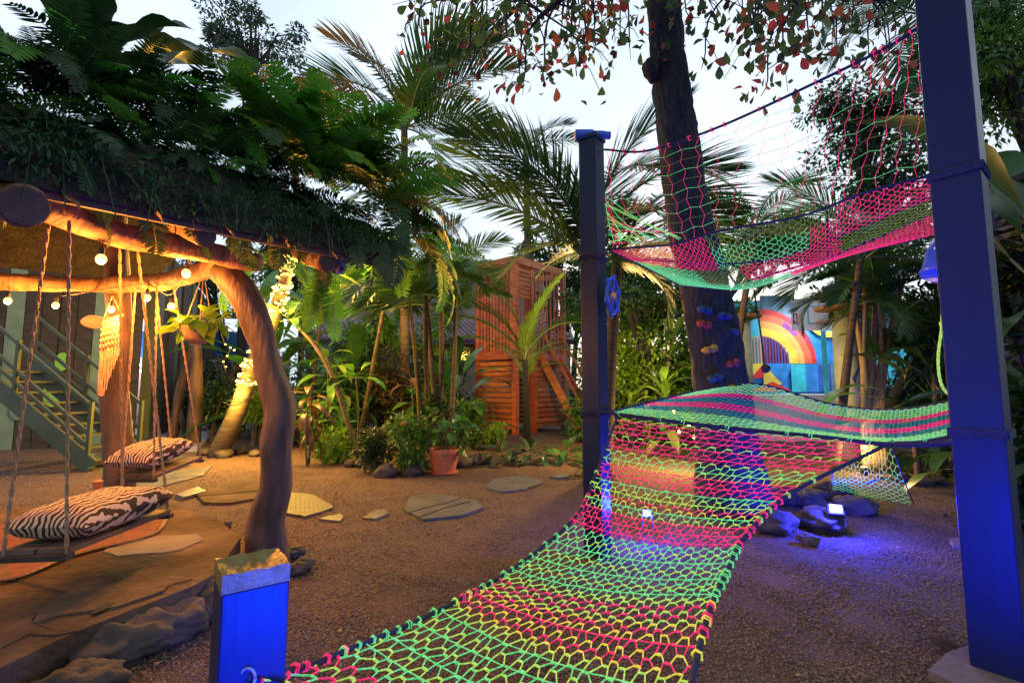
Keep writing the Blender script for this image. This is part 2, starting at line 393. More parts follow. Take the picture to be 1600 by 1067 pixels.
def bush(name, label, cat, base, rad, h, leaf, n, mat, seed, group=None, stems=4, lobes=7, asp=.45, low=.25):
    rg = random.Random(seed); base = Vector(base); t = thing(name, label, cat, base, group)
    cs = []
    for i in range(lobes):
        a = rg.random() * 6.28; rr = rad * rg.uniform(.1, .62); z = h * rg.uniform(low + .1, .85)
        k = rad * rg.uniform(.28, .5); cs.append(((base.x + rr*math.cos(a), base.y + rr*math.sin(a), base.z + z), (k, k, k * rg.uniform(.6, .95) * min(1.3, h / rad / 1.1))))
    mb = MB(); scatter_leaves(mb, cs, leaf, n, rg, asp); mb.build('foliage', mt[mat], t)
    mb = MB()
    for i in range(stems):
        c = cs[i % len(cs)][0]; b = base + Vector((rg.uniform(-.1, .1) * rad, rg.uniform(-.1, .1) * rad, -.03))
        m = (b + Vector(c)) / 2 + Vector((rg.uniform(-.08, .08), rg.uniform(-.08, .08), .05))
        mb.tube(smooth_curve([b, m, c], 6), np.linspace(.012 + .02 * h, .006, 6), 5)
    mb.build('stem', mt['stem'], t); return t

def leafy(name, label, cat, base, leaves, meshes, seed, group=None, stem=None, stemr=.015, part='leaf'):
    """a plant of separate blades: leaves = [(height, azimuth, elevation, scale)]"""
    t = thing(name, label, cat, base, group); base = Vector(base)
    rg = random.Random(seed)
    if stem:
        pts = smooth_curve([base + Vector(q) for q in stem], 10); MB().tube(pts, np.linspace(stemr * 1.3, stemr * .8, 10), 6).build('stem', mt['stem'], t, smooth=True)
    for h, az, el, s in leaves:
        p = base + Vector((0, 0, h))
        if stem:
            u = max(0, min(1, h / max(stem[-1][2], 1e-3))); x = u * 9; k = min(int(x), 8); p = pts[k].lerp(pts[k + 1], x - k)
        place(part, meshes[rg.randrange(len(meshes))], t, p, aim(az, el, rg.uniform(-.35, .35)), s)
    return t

def rosette(n, h0, h1, el0, el1, s0, s1, seed, az0=0, az1=6.283):
    rg = random.Random(seed); out = []
    for i in range(n):
        q = (i + .5) / n
        out.append((lerp(h0, h1, q), az0 + (az1 - az0) * ((i * .618 + rg.uniform(-.05, .05)) % 1.0), lerp(el0, el1, q) + rg.uniform(-.15, .15), lerp(s0, s1, rg.random())))
    return out

def palm(name, label, base, top, trunkr, fr, meshes, seed, group=None, cat='palm tree', bow=(0, 0, 0), tmat='palmtrunk'):
    base = Vector(base); top = Vector(top); t = thing(name, label, cat, base, group); rg = random.Random(seed)
    mid = (base + top) / 2 + Vector(bow); pts = smooth_curve([base - Vector((0, 0, .05)), mid, top], 14)
    MB().tube(pts, np.linspace(trunkr * 1.15, trunkr * .7, 14), 8, lump=.06, seed=seed).build('trunk', mt[tmat], t, smooth=True)
    for az, el, s in fr:
        place('frond', meshes[rg.randrange(len(meshes))], t, top + Vector((rg.uniform(-.03, .03), rg.uniform(-.03, .03), rg.uniform(-.08, .02))), aim(RAD(az), RAD(el), rg.uniform(-.25, .25)), s)
    return t

PALM = [frond_mesh('palm_frond', 1.0, 54, .36, .017, b, .30, .18, i, 'palm') for i, b in enumerate((.9, 1.3, 1.7))]
PALMB = [frond_mesh('palm_frond_far', 1.0, 34, .30, .02, b, .3, .4, i + 9, 'palmblue') for i, b in enumerate((1.0, 1.5))]
PALMD = [frond_mesh('palm_frond_drying', 1.0, 42, .30, .017, b, .28, .45, i + 5, 'palmdry') for i, b in enumerate((1.1, 1.6))]
COCO = [frond_mesh('coconut_frond', 1.0, 62, .34, .014, b, .14, .22, i + 19, 'palm', .16) for i, b in enumerate((1.0, 1.5, 2.0))]
COCOY = [frond_mesh('young_palm_frond', 1.0, 44, .22, .016, b, .2, .3, i + 29, 'lime_leaf') for i, b in enumerate((.7, 1.2))]
FERN = [frond_mesh('fern_frond', 1.0, 30, .17, .030, b, .08, .25, i + 39, 'fern', .1, .006, (82, 60), .02, .75) for i, b in enumerate((.7, 1.1, 1.6))]
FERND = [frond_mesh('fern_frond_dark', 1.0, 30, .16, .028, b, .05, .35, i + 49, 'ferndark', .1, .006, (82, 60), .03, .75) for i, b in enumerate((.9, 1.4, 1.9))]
FERNX = [frond_mesh('fern_frond_dry', 1.0, 26, .13, .020, 1.5, .05, .6, 59, 'ferndry', .1, .006, (80, 55), .1, .75)]
TI = [blade_mesh('ti_leaf', .5, .11, b, .10, 'broad', i, .12) for i, b in enumerate((.8, 1.3, 1.8))]
TIY = [blade_mesh('lime_ti_leaf', .5, .12, b, .10, 'lime_leaf', i, .12) for i, b in enumerate((.7, 1.2, 1.7))]
TIR = [blade_mesh('red_ti_leaf', .5, .10, b, .08, 'red_leaf', i, .15) for i, b in enumerate((1.2, 1.8, 2.3))]
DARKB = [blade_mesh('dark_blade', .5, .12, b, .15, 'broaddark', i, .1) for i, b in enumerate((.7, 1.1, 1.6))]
HELI = [blade_mesh('heliconia_leaf', 1.0, .27, b, .35, 'broad', i, .1, .2, seg=12) for i, b in enumerate((.6, 1.0, 1.4))]
HELID = [blade_mesh('heliconia_leaf_dark', 1.0, .25, b, .35, 'broaddark', i, .12, .2, seg=12) for i, b in enumerate((.6, 1.0, 1.5))]
NEST = [blade_mesh('nest_fern_leaf', 1.0, .34, b, .02, 'broaddark', i, .28, .3, (.25, .6, .9, 1, .95, .6, 0), .3, 16) for i, b in enumerate((.9, 1.3))]
POTH = [blade_mesh('pothos_leaf', .16, .13, .6, .08, 'broad', i, .1, .2, (.3, 1, .95, .75, .4, 0)) for i in range(2)]
POTHY = [blade_mesh('pothos_leaf_lime', .16, .11, .6, .06, 'lime_leaf', i, .1, .2, (.3, 1, .95, .75, .4, 0)) for i in range(2)]

# ================================================================== THE SETTING
gm = MB(); N = 60
xs = np.concatenate([np.linspace(-60, -8, 8), np.linspace(-7, 7, 57), np.linspace(8, 60, 8)])
ys = np.concatenate([[-40, -15, -6], np.linspace(-3, 12, 61), [15, 20, 30, 50, 90]])
vs = []; fs = []
for y in ys:
    for x in xs:
        z = .018 * mnoise.noise(Vector((x * .9, y * .9, 3))) + .008 * mnoise.noise(Vector((x * 3, y * 3, 7)))
        vs.append((x, y, z - .012 if abs(x) < 7.5 and -3.5 < y < 12.5 else -.02))
nx = len(xs)
for j in range(len(ys) - 1):
    for i in range(nx - 1): fs.append((j*nx+i, j*nx+i+1, (j+1)*nx+i+1, (j+1)*nx+i))
gm.add(vs, fs); ground = gm.build('ground', mt['gravel'], smooth=True); ground['kind'] = 'structure'

# loose gravel: instanced pebbles, dense near the lens
def gravel(npts=135000):
    r = np.random.RandomState(3); pts = []
    yy = 1.55 * (9.0 / 1.55) ** r.rand(npts); xx = (r.rand(npts) * 2 - 1) * (yy * 1.12 + .2)
    for x, y in zip(xx, yy): pts.append((x, y, .018 * mnoise.noise(Vector((x * .9, y * .9, 3))) + .008 * mnoise.noise(Vector((x * 3, y * 3, 7))) - .010))
    me = bpy.data.meshes.new('loose_gravel'); me.from_pydata(pts, [], []); ob = bpy.data.objects.new('loose_gravel', me); COL.objects.link(ob)
    tag(ob, 'loose tan and grey pebble gravel covering the yard', 'gravel', kind='stuff')
    g = bpy.data.node_groups.new('gravel_nodes', 'GeometryNodeTree')
    g.interface.new_socket('Geometry', in_out='INPUT', socket_type='NodeSocketGeometry'); g.interface.new_socket('Geometry', in_out='OUTPUT', socket_type='NodeSocketGeometry')
    A = g.nodes.new; gi = A('NodeGroupInput'); go = A('NodeGroupOutput'); ip = A('GeometryNodeInstanceOnPoints'); ic = A('GeometryNodeMeshIcoSphere')
    ic.inputs['Radius'].default_value = .0054; ic.inputs['Subdivisions'].default_value = 1
    sm = A('GeometryNodeSetMaterial'); sm.inputs['Material'].default_value = mt['pebble']
    rv = A('FunctionNodeRandomValue'); rv.data_type = 'FLOAT_VECTOR'; rv.inputs[0].default_value = (.55, .45, .35); rv.inputs[1].default_value = (1.5, 1.25, .95)
    rr = A('FunctionNodeRandomValue'); rr.data_type = 'FLOAT_VECTOR'; rr.inputs[0].default_value = (-.6, -.6, 0); rr.inputs[1].default_value = (.6, .6, 6.28)
    L = g.links.new
    L(gi.outputs[0], ip.inputs['Points']); L(ic.outputs[0], sm.inputs[0]); L(sm.outputs[0], ip.inputs['Instance']); L(rv.outputs[0], ip.inputs['Scale']); L(rr.outputs[0], ip.inputs['Rotation'])
    L(ip.outputs[0], go.inputs[0])
    md = ob.modifiers.new('gravel', 'NODES'); md.node_group = g
gravel()

# raised pale court at the back right, alley paving at the back left
MB().prism([(4.3, 11.0), (15, 11.0), (15, 30), (4.3, 30)], -.1, 1.02).build('court_floor', mt['court'])['kind'] = 'structure'
al = MB(); al.prism([(-7.6, 9.2), (-5.9, 9.2), (-12, 21), (-15.5, 21)], -.05, .05)
al.build('alley_path', mt['alley'])['kind'] = 'structure'

# ------------------------------------------------------------------ back buildings and walls
def house():
    b = V(-4.5, 20.6, 0); t = thing('house', 'low house with tiled roofs and a brown window behind the wooden tower', 'house', b)
    MB().box((-2.6, 22.9, 1.6), (10.2, 4.6, 3.4)).build('wall', mt['housewall'], t)
    MB().box((-3.6, 25.4, 3.3), (11.5, 5, 6.6)).build('upper_wall', mt['housewall'], t)
    def roof(x0, x1, y0, z0, y1, z1, name):
        mb = MB(); mb.sheet([(x0, y0, z0), (x1, y0, z0), (x1, y1, z1), (x0, y1, z1)], (0, -.3, .95), .1)
        r = mb.build(name, mt['tile'], t)
        c = MB(); nr = 9
        for k in range(nr):          # tile courses with rounded pans
            u = k / nr; ya, za = lerp(y0, y1, u), lerp(z0, z1, u) + .03
            yb, zb = lerp(y0, y1, u + 1.1 / nr), lerp(z0, z1, u + 1.1 / nr) + .0
            n = int((x1 - x0) / .24)
            for i in range(n):
                xa = x0 + i * .24 + .12 * (k % 2); c.tube([(xa, ya, za + .03), (xa, yb, zb + .02)], .085, 5)
        c.build('tile_course', mt['tile'], r)['kind'] = 'stuff'
        MB().bar((x0, y0 - .04, z0 - .1), (x1, y0 - .04, z0 - .1), .06, .22).build('eave_board', mt['plum'], r)
    roof(-8.6, 2.6, 20.0, 3.15, 22.0, 4.15, 'roof'); roof(-9.5, 2.4, 22.6, 6.7, 24.4, 7.6, 'upper_roof')
    x = (726 - 800) / F * 20.55; z0 = P(726, 568, 20.55).z; z1 = P(726, 535, 20.55).z
    wn = MB().box((x, 20.57, (z0 + z1) / 2), (.72, .08, z1 - z0)).build('window', mt['brownframe'], t)
    MB().box((x, 20.52, (z0 + z1) / 2), (.46, .04, z1 - z0 - .26)).build('pane', mt['glass'], wn)
house()

def mural():
    Y = 12.6; t = thing('mural_wall', 'blue wall painted with a rainbow arch mural at the back court', 'wall', (6.2, Y, 1.02))
    zb = 1.02
    x0, x1 = 5.2, 11.8; ztop = P(1200, 470, Y).z
    MB().box(((x0 + x1) / 2, Y + .1, (zb + ztop) / 2), (x1 - x0, .2, ztop - zb)).build('wall_panel', mt['blue'], t)
    ox, oz = P(1190, 568, Y).x, P(1190, 568, Y).z; s = Y / F
    k = [0]
    def piece(poly, mat, name='painted_shape'):
        k[0] += 1; MB().sheet([(x, Y - .004 - .0022 * k[0], z) for x, z in poly], (0, -1, 0), .002).build(name, mt[mat], t)
    def arc(r0, r1, a0, a1, mat, cx=ox, cz=oz, n=22, name='painted_arc'):
        A = [RAD(lerp(a0, a1, i / n)) for i in range(n + 1)]
        pl = [(cx + r1 * math.cos(a), cz + r1 * math.sin(a)) for a in A] + ([(cx + r0 * math.cos(a), cz + r0 * math.sin(a)) for a in A[::-1]] if r0 > 0 else [(cx, cz)])
        piece(pl[::-1], mat, name)
    def rect(px0, px1, py0, py1, mat): 
        a = P(px0, py1, Y); b = P(px1, py0, Y); piece([(a.x, max(a.z, zb)), (b.x, max(a.z, zb)), (b.x, b.z), (a.x, b.z)], mat, 'painted_panel')
    R = lambda px: px * s
    rect(1150, 1188, 470, 568, 'sky')
    rect(1188, 1238, 462, 500, 'slate')
    arc(R(78), R(86), 0, 90, 'red'); arc(R(76), R(86.5), 22, 60, 'wine'); arc(R(67), R(78), 0, 90, 'coral'); arc(R(67), R(76), 38, 60, 'purple')
    arc(R(56), R(67), 0, 90, 'orange'); arc(R(43), R(56), 0, 90, 'ymur'); arc(R(43), R(52), 90, 180, 'tealp'); arc(0, R(43), 0, 90, 'wine'); arc(0, R(43), 90, 180, 'sand')
    for i in range(9):
        a = ox + R(2 + 4.6 * i); h = math.sqrt(max(0, R(43) ** 2 - (a - ox) ** 2)) * .97
        piece([(a, oz), (a + R(1.8), oz), (a + R(1.8), oz + h), (a, oz + h)], 'deep', 'painted_stripe')
        a = ox - R(4 + 4.6 * i); h = math.sqrt(max(0, R(43) ** 2 - (a - ox) ** 2)) * .97
        piece([(a, oz), (a + R(1.8), oz), (a + R(1.8), oz + h), (a, oz + h)], 'slate', 'painted_stripe')
    arc(0, R(42), -85, 0, 'blue')
    def tri(pts, mat): piece([(P(a, b, Y).x, max(zb, P(a, b, Y).z)) for a, b in pts], mat)
    tri([(1170, 592), (1191, 568), (1191, 590)], 'red'); tri([(1191, 568), (1172, 568), (1170, 592)], 'ymur'); tri([(1191, 570), (1191, 606), (1220, 600)], 'ymur'); tri([(1170, 611), (1235, 611), (1205, 596)], 'red')
    rect(1235, 1258, 569, 612, 'tealp'); rect(1258, 1277, 569, 612, 'blue'); rect(1277, 1296, 569, 612, 'deep'); rect(1296, 1312, 569, 612, 'navyp')
    arc(R(27), R(36), 170, 290, 'ymur', P(1290, 492, Y).x, P(1290, 492, Y).z)
    arc(0, R(27), 150, 300, 'sky', P(1290, 492, Y).x, P(1290, 492, Y).z)
    rect(1313, 1330, 470, 520, 'purple'); rect(1308, 1330, 522, 568, 'red'); rect(1296, 1306, 568, 612, 'slate'); rect(1306, 1314, 568, 612, 'red'); rect(1314, 1360, 568, 612, 'tealp')
    rect(1360, 1430, 520, 610, 'sky'); rect(1400, 1450, 500, 540, 'tealp')
    # backboard on its pole
    Yb = 11.4; bb = thing('basketball_stand', 'clear basketball backboard on a teal pole before the mural wall', 'basketball hoop', P(1291, 622, Yb).xy.to_3d() + V(0, 0, 1.02))
    a = P(1238, 516, Yb); b = P(1312, 468, Yb); pl = P(1291, 500, Yb)
    MB().tube([(pl.x, Yb + .14, 1.02), (pl.x, Yb + .14, b.z)], .055, 10).build('pole', mt['tealp'], bb, smooth=True)
    bd = MB().box(((a.x + b.x) / 2, Yb, (a.z + b.z) / 2), (b.x - a.x, .03, b.z - a.z)).build('backboard', M('clear_board', (.62, .66, .74), .12, spec=.7), bb)
    fr = MB(); e = .02
    for p, q in (((a.x, a.z), (b.x, a.z)), ((b.x, a.z), (b.x, b.z)), ((b.x, b.z), (a.x, b.z)), ((a.x, b.z), (a.x, a.z))): fr.bar((p[0], Yb - .02, p[1]), (q[0], Yb - .02, q[1]), .02, .025, (0, 1, 0))
    fr.build('board_frame', mt['white'], bd)
    c = P(1280, 492, Yb); fr = MB()
    for p, q in (((-.28, -.2), (.28, -.2)), ((.28, -.2), (.28, .2)), ((.28, .2), (-.28, .2)), ((-.28, .2), (-.28, -.2))): fr.bar((c.x + p[0], Yb - .02, c.z + p[1]), (c.x + q[0], Yb - .02, c.z + q[1]), .02, .03, (0, 1, 0))
    fr.build('target_square', mt['tealp'], bd)
    ring = MB(); ring.tube([(c.x + .2 * math.cos(i * .314), Yb - .24 + .2 * math.sin(i * .314), c.z - .2) for i in range(21)], .012, 5); ring.build('hoop_ring', mt['coral'], bb)
    l = P(1242, 498, Yb); w_, h_ = .055, .13
    lg = MB().box((l.x - w_ / 2, Yb - .018, l.z), (w_, .006, 2 * h_)).build('board_emblem', mt['deep'], bd)
    MB().box((l.x + w_ / 2, Yb - .018, l.z), (w_, .006, 2 * h_)).build('emblem_half', mt['red'], bd)
    MB().sheet([(l.x + dx, Yb - .024, l.z + dz) for dx, dz in ((-.01, -.12), (.012, -.05), (.03, -.1), (.025, -.01), (.01, .03), (.012, .07), (-.004, .11), (-.02, .08), (-.012, .04), (-.035, .0), (-.015, -.04))], (0, -1, 0), .003).build('emblem_figure', mt['white'], bd)
mural()
c = P(1272, 470, 12.1); t = thing('wall_lamp', 'small bright lamp above the mural behind the backboard', 'lamp', c)
MB().box(c, (.5, .10, .05)).build('housing', mt['white'], t); MB().box(c - V(0, 0, .03), (.44, .07, .012)).build('lit_strip', mt['neonwhite'], t); MB().bar(c + V(0, .05, 0), c + V(0, .5, 0), .04, .04).build('arm', mt['white'], t)
l = bpy.data.lights.new('mural_light', 'AREA'); l.energy = 55; l.size = .5; l.color = (1, .95, .9); o = bpy.data.objects.new('mural_light', l); COL.objects.link(o); o.parent = t; o.location = (0, -.25, -.05); o.rotation_euler = (RAD(12), 0, 0)

def alley():
    # painted timber wall beside the alley, behind the green stair
    t = thing('timber_wall', 'dark timber wall with mint and green painted boards behind the stair', 'wall', (-8.5, 9.3, 0))
    A = V(-13.5, 7.9, 0); B = V(-8.0, 10.4, 0); n = 22; rg = random.Random(4)
    ms = ['darkwood', 'darkwood', 'darkwood', 'darkwood', 'stairgreen', 'darkwood', 'darkwood', 'mintpaint', 'darkwood', 'darkwood', 'darkwood', 'darkwood', 'mintpaint', 'darkwood', 'darkwood']
    ms = ['darkwood'] * 7 + ms; d = (B - A).normalized(); nr = V(d.y, -d.x, 0)
    for i in range(n):
        c = A.lerp(B, (i + .5) / n) + nr * rg.uniform(0, .05)
        MB().box((c.x, c.y, 2.4), ((B - A).length / n - .015, .07, 4.9 + rg.uniform(-.1, .1)), rz=math.atan2(d.y, d.x)).build('board', mt[ms[i]], t)
    for (px, py, r, m) in ((105, 615, 13, 'grasspaint'), (108, 565, 9, 'grasspaint'), (88, 640, 10, 'mintpaint')):
        u = .45 + .55 * (px - 40) / 110; c = A.lerp(B, u) + nr * .10; z = P(px, py, c.y).z; rr = r * c.y / F
        MB().sheet([tuple(V(c.x, c.y, z) + d * rr * math.cos(a) + V(0, 0, rr * 1.6 * math.sin(a))) for a in [i * .349 for i in range(18)]], nr, .01).build('painted_leaf', mt[m], t)
    B2 = V(-13.5, 22, 0)
    t2 = thing('alley_wall', 'weathered plank wall running along the alley to the back', 'wall', (-8.0, 10.6, 0))
    d2 = (B2 - V(-8, 10.6, 0)).normalized()
    for i in range(16):
        c = V(-8, 10.6, 0).lerp(B2, (i + .5) / 16)
        MB().box((c.x, c.y, 2.2), (.78, .12 if i % 2 else .2, 4.5), rz=math.atan2(d2.y, d2.x)).build('plank', mt['darkwood' if i % 3 else 'stairgreen'], t2)
    t3 = thing('end_wall', 'orange tan end wall of the alley under a blue seascape panel', 'wall', (-13, 20.5, 0))
    MB().box((-14, 20.6, 1.25), (9, .2, 2.5)).build('wall_panel', mt['tanwall'], t3)
    MB().box((-14.2, 20.55, 3.0), (7.5, .12, 1.1)).build('picture_panel', M('seascape_print', (.02, .10, .35), .6, (.05, .25, .18), 1.2, c3=(.03, .16, .5)), t3)
    MB().box((-14, 20.6, 4.2), (9, .3, .14)).build('top_beam', mt['stairgreen'], t3)
    for k, (z, pl) in enumerate(((582, 0), (571, 1))):
        pts = [P(lerp(198, 250, i / 9), z + 2.5 * math.sin(i * 1.3 + k), 20.3) for i in range(10)]
        nl = thing('neon_strip', ('lower' if k == 0 else 'upper') + ' of two wavy white glowing light strips across the alley end', 'light strip', pts[0], 'light strips in the alley')
        MB().tube(pts, .035, 5).build('glow_tube', mt['neonwhite'], nl)
    ld = bpy.data.lights.new('alley_glow', 'POINT'); ld.energy = 220; ld.color = (.95, .72, 1); ld.shadow_soft_size = .3
    lo = bpy.data.objects.new('alley_glow', ld); COL.objects.link(lo); lo.parent = nl; lo.location = P(225, 560, 19.6) - O(nl)
alley()

def side_wall():
    t = thing('garden_wall', 'tall pale wall at the right edge behind the banana leaf', 'wall', (4.6, 3.2, 0))
    MB().box((4.55, 3.85, 1.5), (.16, 1.9, 3.0), rz=-.05).build('wall_panel', mt['whitepaint'], t)
    MB().box((4.55, 3.85, 3.03), (.22, 1.94, .06), rz=-.05).build('coping', mt['rock'], t)
    MB().tube(smooth_curve([(4.42, 3.2, 2.8), (4.44, 3.6, 2.2), (4.45, 4.0, 2.15), (4.46, 4.5, 2.7)], 12), .01, 5).build('cable', mt['cable'], t)
side_wall()

# ================================================================== NET PLAY STRUCTURE
PL = V(.62, 3.62, 0); PR = V(2.07, 2.16, 0); PB = V(3.25, 3.32, 0); TR = V(1.72, 4.75, 0)
def tall_post(name, label, c, rz, h, s=.146):
    t = thing(name, label, 'post', c, 'tall net posts')
    b = MB().box((c.x, c.y, h / 2), (s, s, h), rz=rz).build('shaft', mt['post'], t)
    md = b.modifiers.new('b', 'BEVEL'); md.width = .006; md.segments = 2
    for z in (1.0, 2.17):
        if z < h: 
            m = MB(); R = Matrix.Rotation(rz, 3, 'Z')
            for dz in (-.012, .012, .0):
                q = [V(*(c + R @ V(a * s * .53, b2 * s * .53, 0))) + V(0, 0, z + dz) for a, b2 in ((-1,-1),(1,-1),(1,1),(-1,1),(-1,-1))]
                m.tube(q, .009, 5)
            m.build('rope_lashing', mt['navy'], t)
    cp = MB().box((c.x, c.y, h + .012), (s * 1.12, s * 1.12, .03), rz=rz).build('cap', mt['post'], t)
    return t
tall_post('net_post', 'tall dark post with a blue bottle on its cap and a blue wheel', PL, RAD(-38), P(925, 222, 3.62).z)
tall_post('net_post', 'tall dark blue-lit post at the right edge of the picture', PR, RAD(38), 3.35, .175)
tall_post('net_post', 'tall dark post mostly hidden behind the right-hand post', PB, RAD(20), 3.2)
ft = MB(); ft.prism([(1.78, 2.02), (2.0, 1.86), (2.5, 1.95), (2.55, 2.25), (2.2, 2.38), (1.95, 2.28), (1.74, 2.14)], -.04, .022)
tag(ft.build('concrete_footing', mt['patch'], origin=(2.1, 2.1, 0)), 'pale cement footing round the base of the right-hand post', 'footing')
g = G(1518, 855); fb = MB(); fb.prism([(g.x + a, g.y + b) for a, b in ((-.12, .02), (-.02, .16), (.2, .2), (.3, 0), (.12, -.15), (-.03, -.1))], -.03, .02)
tag(fb.build('paving_stone', mt['patch'], origin=g), 'flat pale stone set in the gravel left of the right-hand post', 'stone')

def short_post():
    c = P(394, 880, 1.12); h = c.z; s = .130; R = RAD(37)
    t = thing('anchor_post', 'short blue-lit anchor post with top coloured gold for lamp reflections and rope hook', 'post', (c.x, c.y, 0))
    lamplit_gold = M('lamplit_cap_paint', (.20, .14, .035), .42, (.30, .22, .07), 30, .35, 70, metal=.25)  # gold tint puts the warm lamps' reflection into the dark post's colour
    b = MB().box((c.x, c.y, (h - .03) / 2), (s, s, h - .03), rz=R).build('shaft', mt['post'], t)
    b.modifiers.new('b', 'BEVEL').width = .004
    # dished top cap
    mb = MB(); n = 8; vs = []; fs = []
    for j in range(n + 1):
        for i in range(n + 1):
            x, y = (i / n - .5) * s, (j / n - .5) * s; e = max(abs(x), abs(y)) / (s / 2)
            z = h + .006 * e ** 4 - .012 * (1 - e * e) + .002 * math.sin(i * 2.1 + j)
            q = Matrix.Rotation(R, 3, 'Z') @ V(x, y, 0); vs.append((c.x + q.x, c.y + q.y, z))
    for j in range(n):
        for i in range(n): a = j * (n + 1) + i; fs.append((a, a + 1, a + n + 2, a + n + 1))
    m0 = len(vs); rim = [i for i in range(n + 1)] + [(j + 1) * (n + 1) - 1 for j in range(1, n + 1)] + [n * (n + 1) + i for i in range(n - 1, -1, -1)] + [j * (n + 1) for j in range(n - 1, 0, -1)]
    for i in rim: vs.append((vs[i][0], vs[i][1], h - .031))
    for k in range(len(rim)): k2 = (k + 1) % len(rim); fs.append((rim[k2], rim[k], m0 + k, m0 + k2))
    mb.add(vs, fs).build('cap', lamplit_gold, t, smooth=False)
    hk = V(c.x + s * .56 * math.sin(R) - .01, c.y - s * .56 * math.cos(R), P(405, 1058, c.y - .06).z)
    mb = MB(); mb.tube([hk + V(.016 * math.cos(a), -.004, .02 * math.sin(a)) for a in [i * .45 for i in range(15)]], .0035, 6); mb.build('hook', mt['greymetal'], t, smooth=True)
    return hk
HK = short_post()
MB_r = V(.34, .74, 0); t = thing('anchor_post', 'short anchor post at the lower right corner of the net ramp, below the frame', 'post', MB_r)
MB().box((.36, .72, .24), (.146, .146, .48), rz=RAD(7)).build('shaft', mt['post'], t)

# ---- honeycomb nets: each row is one cord; rows touch and twist together at their flats
def net(name, label, S, nu, rows, r, seed, knots=True, jit=.12, sides=4, group=None, flatw=.14, cat='net'):
    """rows = [(v, colour, straight?)] from v=0 up; S(u, v) gives the point"""
    t = thing(name, label, cat, S(.5, .5), group); rg = random.Random(seed); J = {}
    def j(m, k):
        if (m, k) not in J: J[(m, k)] = (rg.uniform(-jit, jit) / nu, rg.uniform(-jit, jit))
        return J[(m, k)]
    kn = {}; zz = [q for q in rows if not q[2]]
    for v, colr, st in rows:
        if not st: continue
        for dv in (0,): MB().tube([S(i / (nu * 2), max(0, min(1, v + dv + rg.uniform(-.001, .001)))) for i in range(nu * 2 + 1)], r * .9, sides, cap=False).build('cord', mt[colr], t, smooth=True)
    for a, (v, colr, st) in enumerate(zz):
        lo = (zz[a - 1][0] + v) / 2 if a else v; hi = (zz[a + 1][0] + v) / 2 if a + 1 < len(zz) else v
        pts = [S(0, v)]
        for m in range(nu * 2):
            up = (m + a) % 2 == 0; key = (m, a if up else a - 1); dj = j(*key)
            uc = (m + .5) / (nu * 2) + dj[0] * .45; vv = (hi if up else lo) + dj[1] * (hi - lo) * .5
            off = (-1 if up else 1) * .04 * (hi - lo)
            for sgn in (-1, 1):
                u = min(.995, max(.005, uc + sgn * flatw / nu)); pts.append(S(u, vv + off))
            if knots and up and 0 < a < len(zz) - 1:
                kn.setdefault(colr, []).append((S(uc - flatw / nu, vv), S(uc + flatw / nu, vv)))
        pts.append(S(1, v))
        MB().tube(pts, r, sides, cap=False).build('cord', mt[colr], t, smooth=True)
    for colr, ks in kn.items():
        mb = MB()
        for p, q in ks: mb.tube([p, (p + q) / 2, q], [r * 1.1, r * (1.5 + .9 * rg.random()), r * 1.1], 5, cap=False)
        mb.build('twist', mt[colr], t, smooth=True)['kind'] = 'stuff'
    return t
def edge_rope(t, pts, r, n=60, wraps=None, seed=0, wr=1.5):
    c = smooth_curve(pts, n); MB().tube(c, r, 8).build('edge_rope', mt['navy'], t, smooth=True)
    if wraps:
        rg = random.Random(seed)
        for colr, a, b, k in wraps:
            mb = MB()
            for i in range(k):
                u = lerp(a, b, (i + rg.uniform(.2, .8)) / k) * (n - 1); q = min(int(u), n - 2); p = c[q].lerp(c[q + 1], u - q); d = (c[q + 1] - c[q]).normalized()
                s = d.cross(V(0, 0, 1)).normalized(); up = s.cross(d); ht = r * rg.uniform(.8, 2.6); rw = r * wr * rg.uniform(.85, 1.25)
                hel = [p + d * (ht * (x / 8 - .5)) + (s * math.cos(x * 1.25) + up * math.sin(x * 1.25)) * rw for x in range(9)]
                mb.tube(hel, r * .28, 4, cap=False)
            mb.build('lashing', mt[colr], t, smooth=True)['kind'] = 'stuff'

# ramp
RL = [P(965, 650, 3.42), P(935, 730, 3.1), P(905, 800, 2.78), P(840, 860, 2.46), P(775, 905, 2.18), P(720, 935, 1.97), P(640, 975, 1.70), P(560, 1008, 1.48), P(480, 1040, 1.27), HK]
RR = [P(1395, 690, 2.74), P(1240, 768, 2.40), P(1165, 838, 2.10), P(1135, 895, 1.88), P(1110, 950, 1.66), P(1085, 1045, 1.36), P(1075, 1130, 1.16), P(1063, 1230, 1.0), P(1054, 1310, .89), V(.36, .72, .46)]
RLc = smooth_curve(RL, 240); RRc = smooth_curve(RR, 240)
def SR(u, v):
    x = max(0, min(1, 1 - v)) * 238.99; k = int(x)
    a = RLc[k].lerp(RLc[k + 1], x - k); b = RRc[k].lerp(RRc[k + 1], x - k)
    p = a.lerp(b, u); p.z -= .16 * u * (1 - u) * min(1, 4 * v * (1.0 - v) + .25); return p
bands = []   # (v0, v1, pattern of colours, straight cords mixed in)
def V9(i): return 1 - i / 9
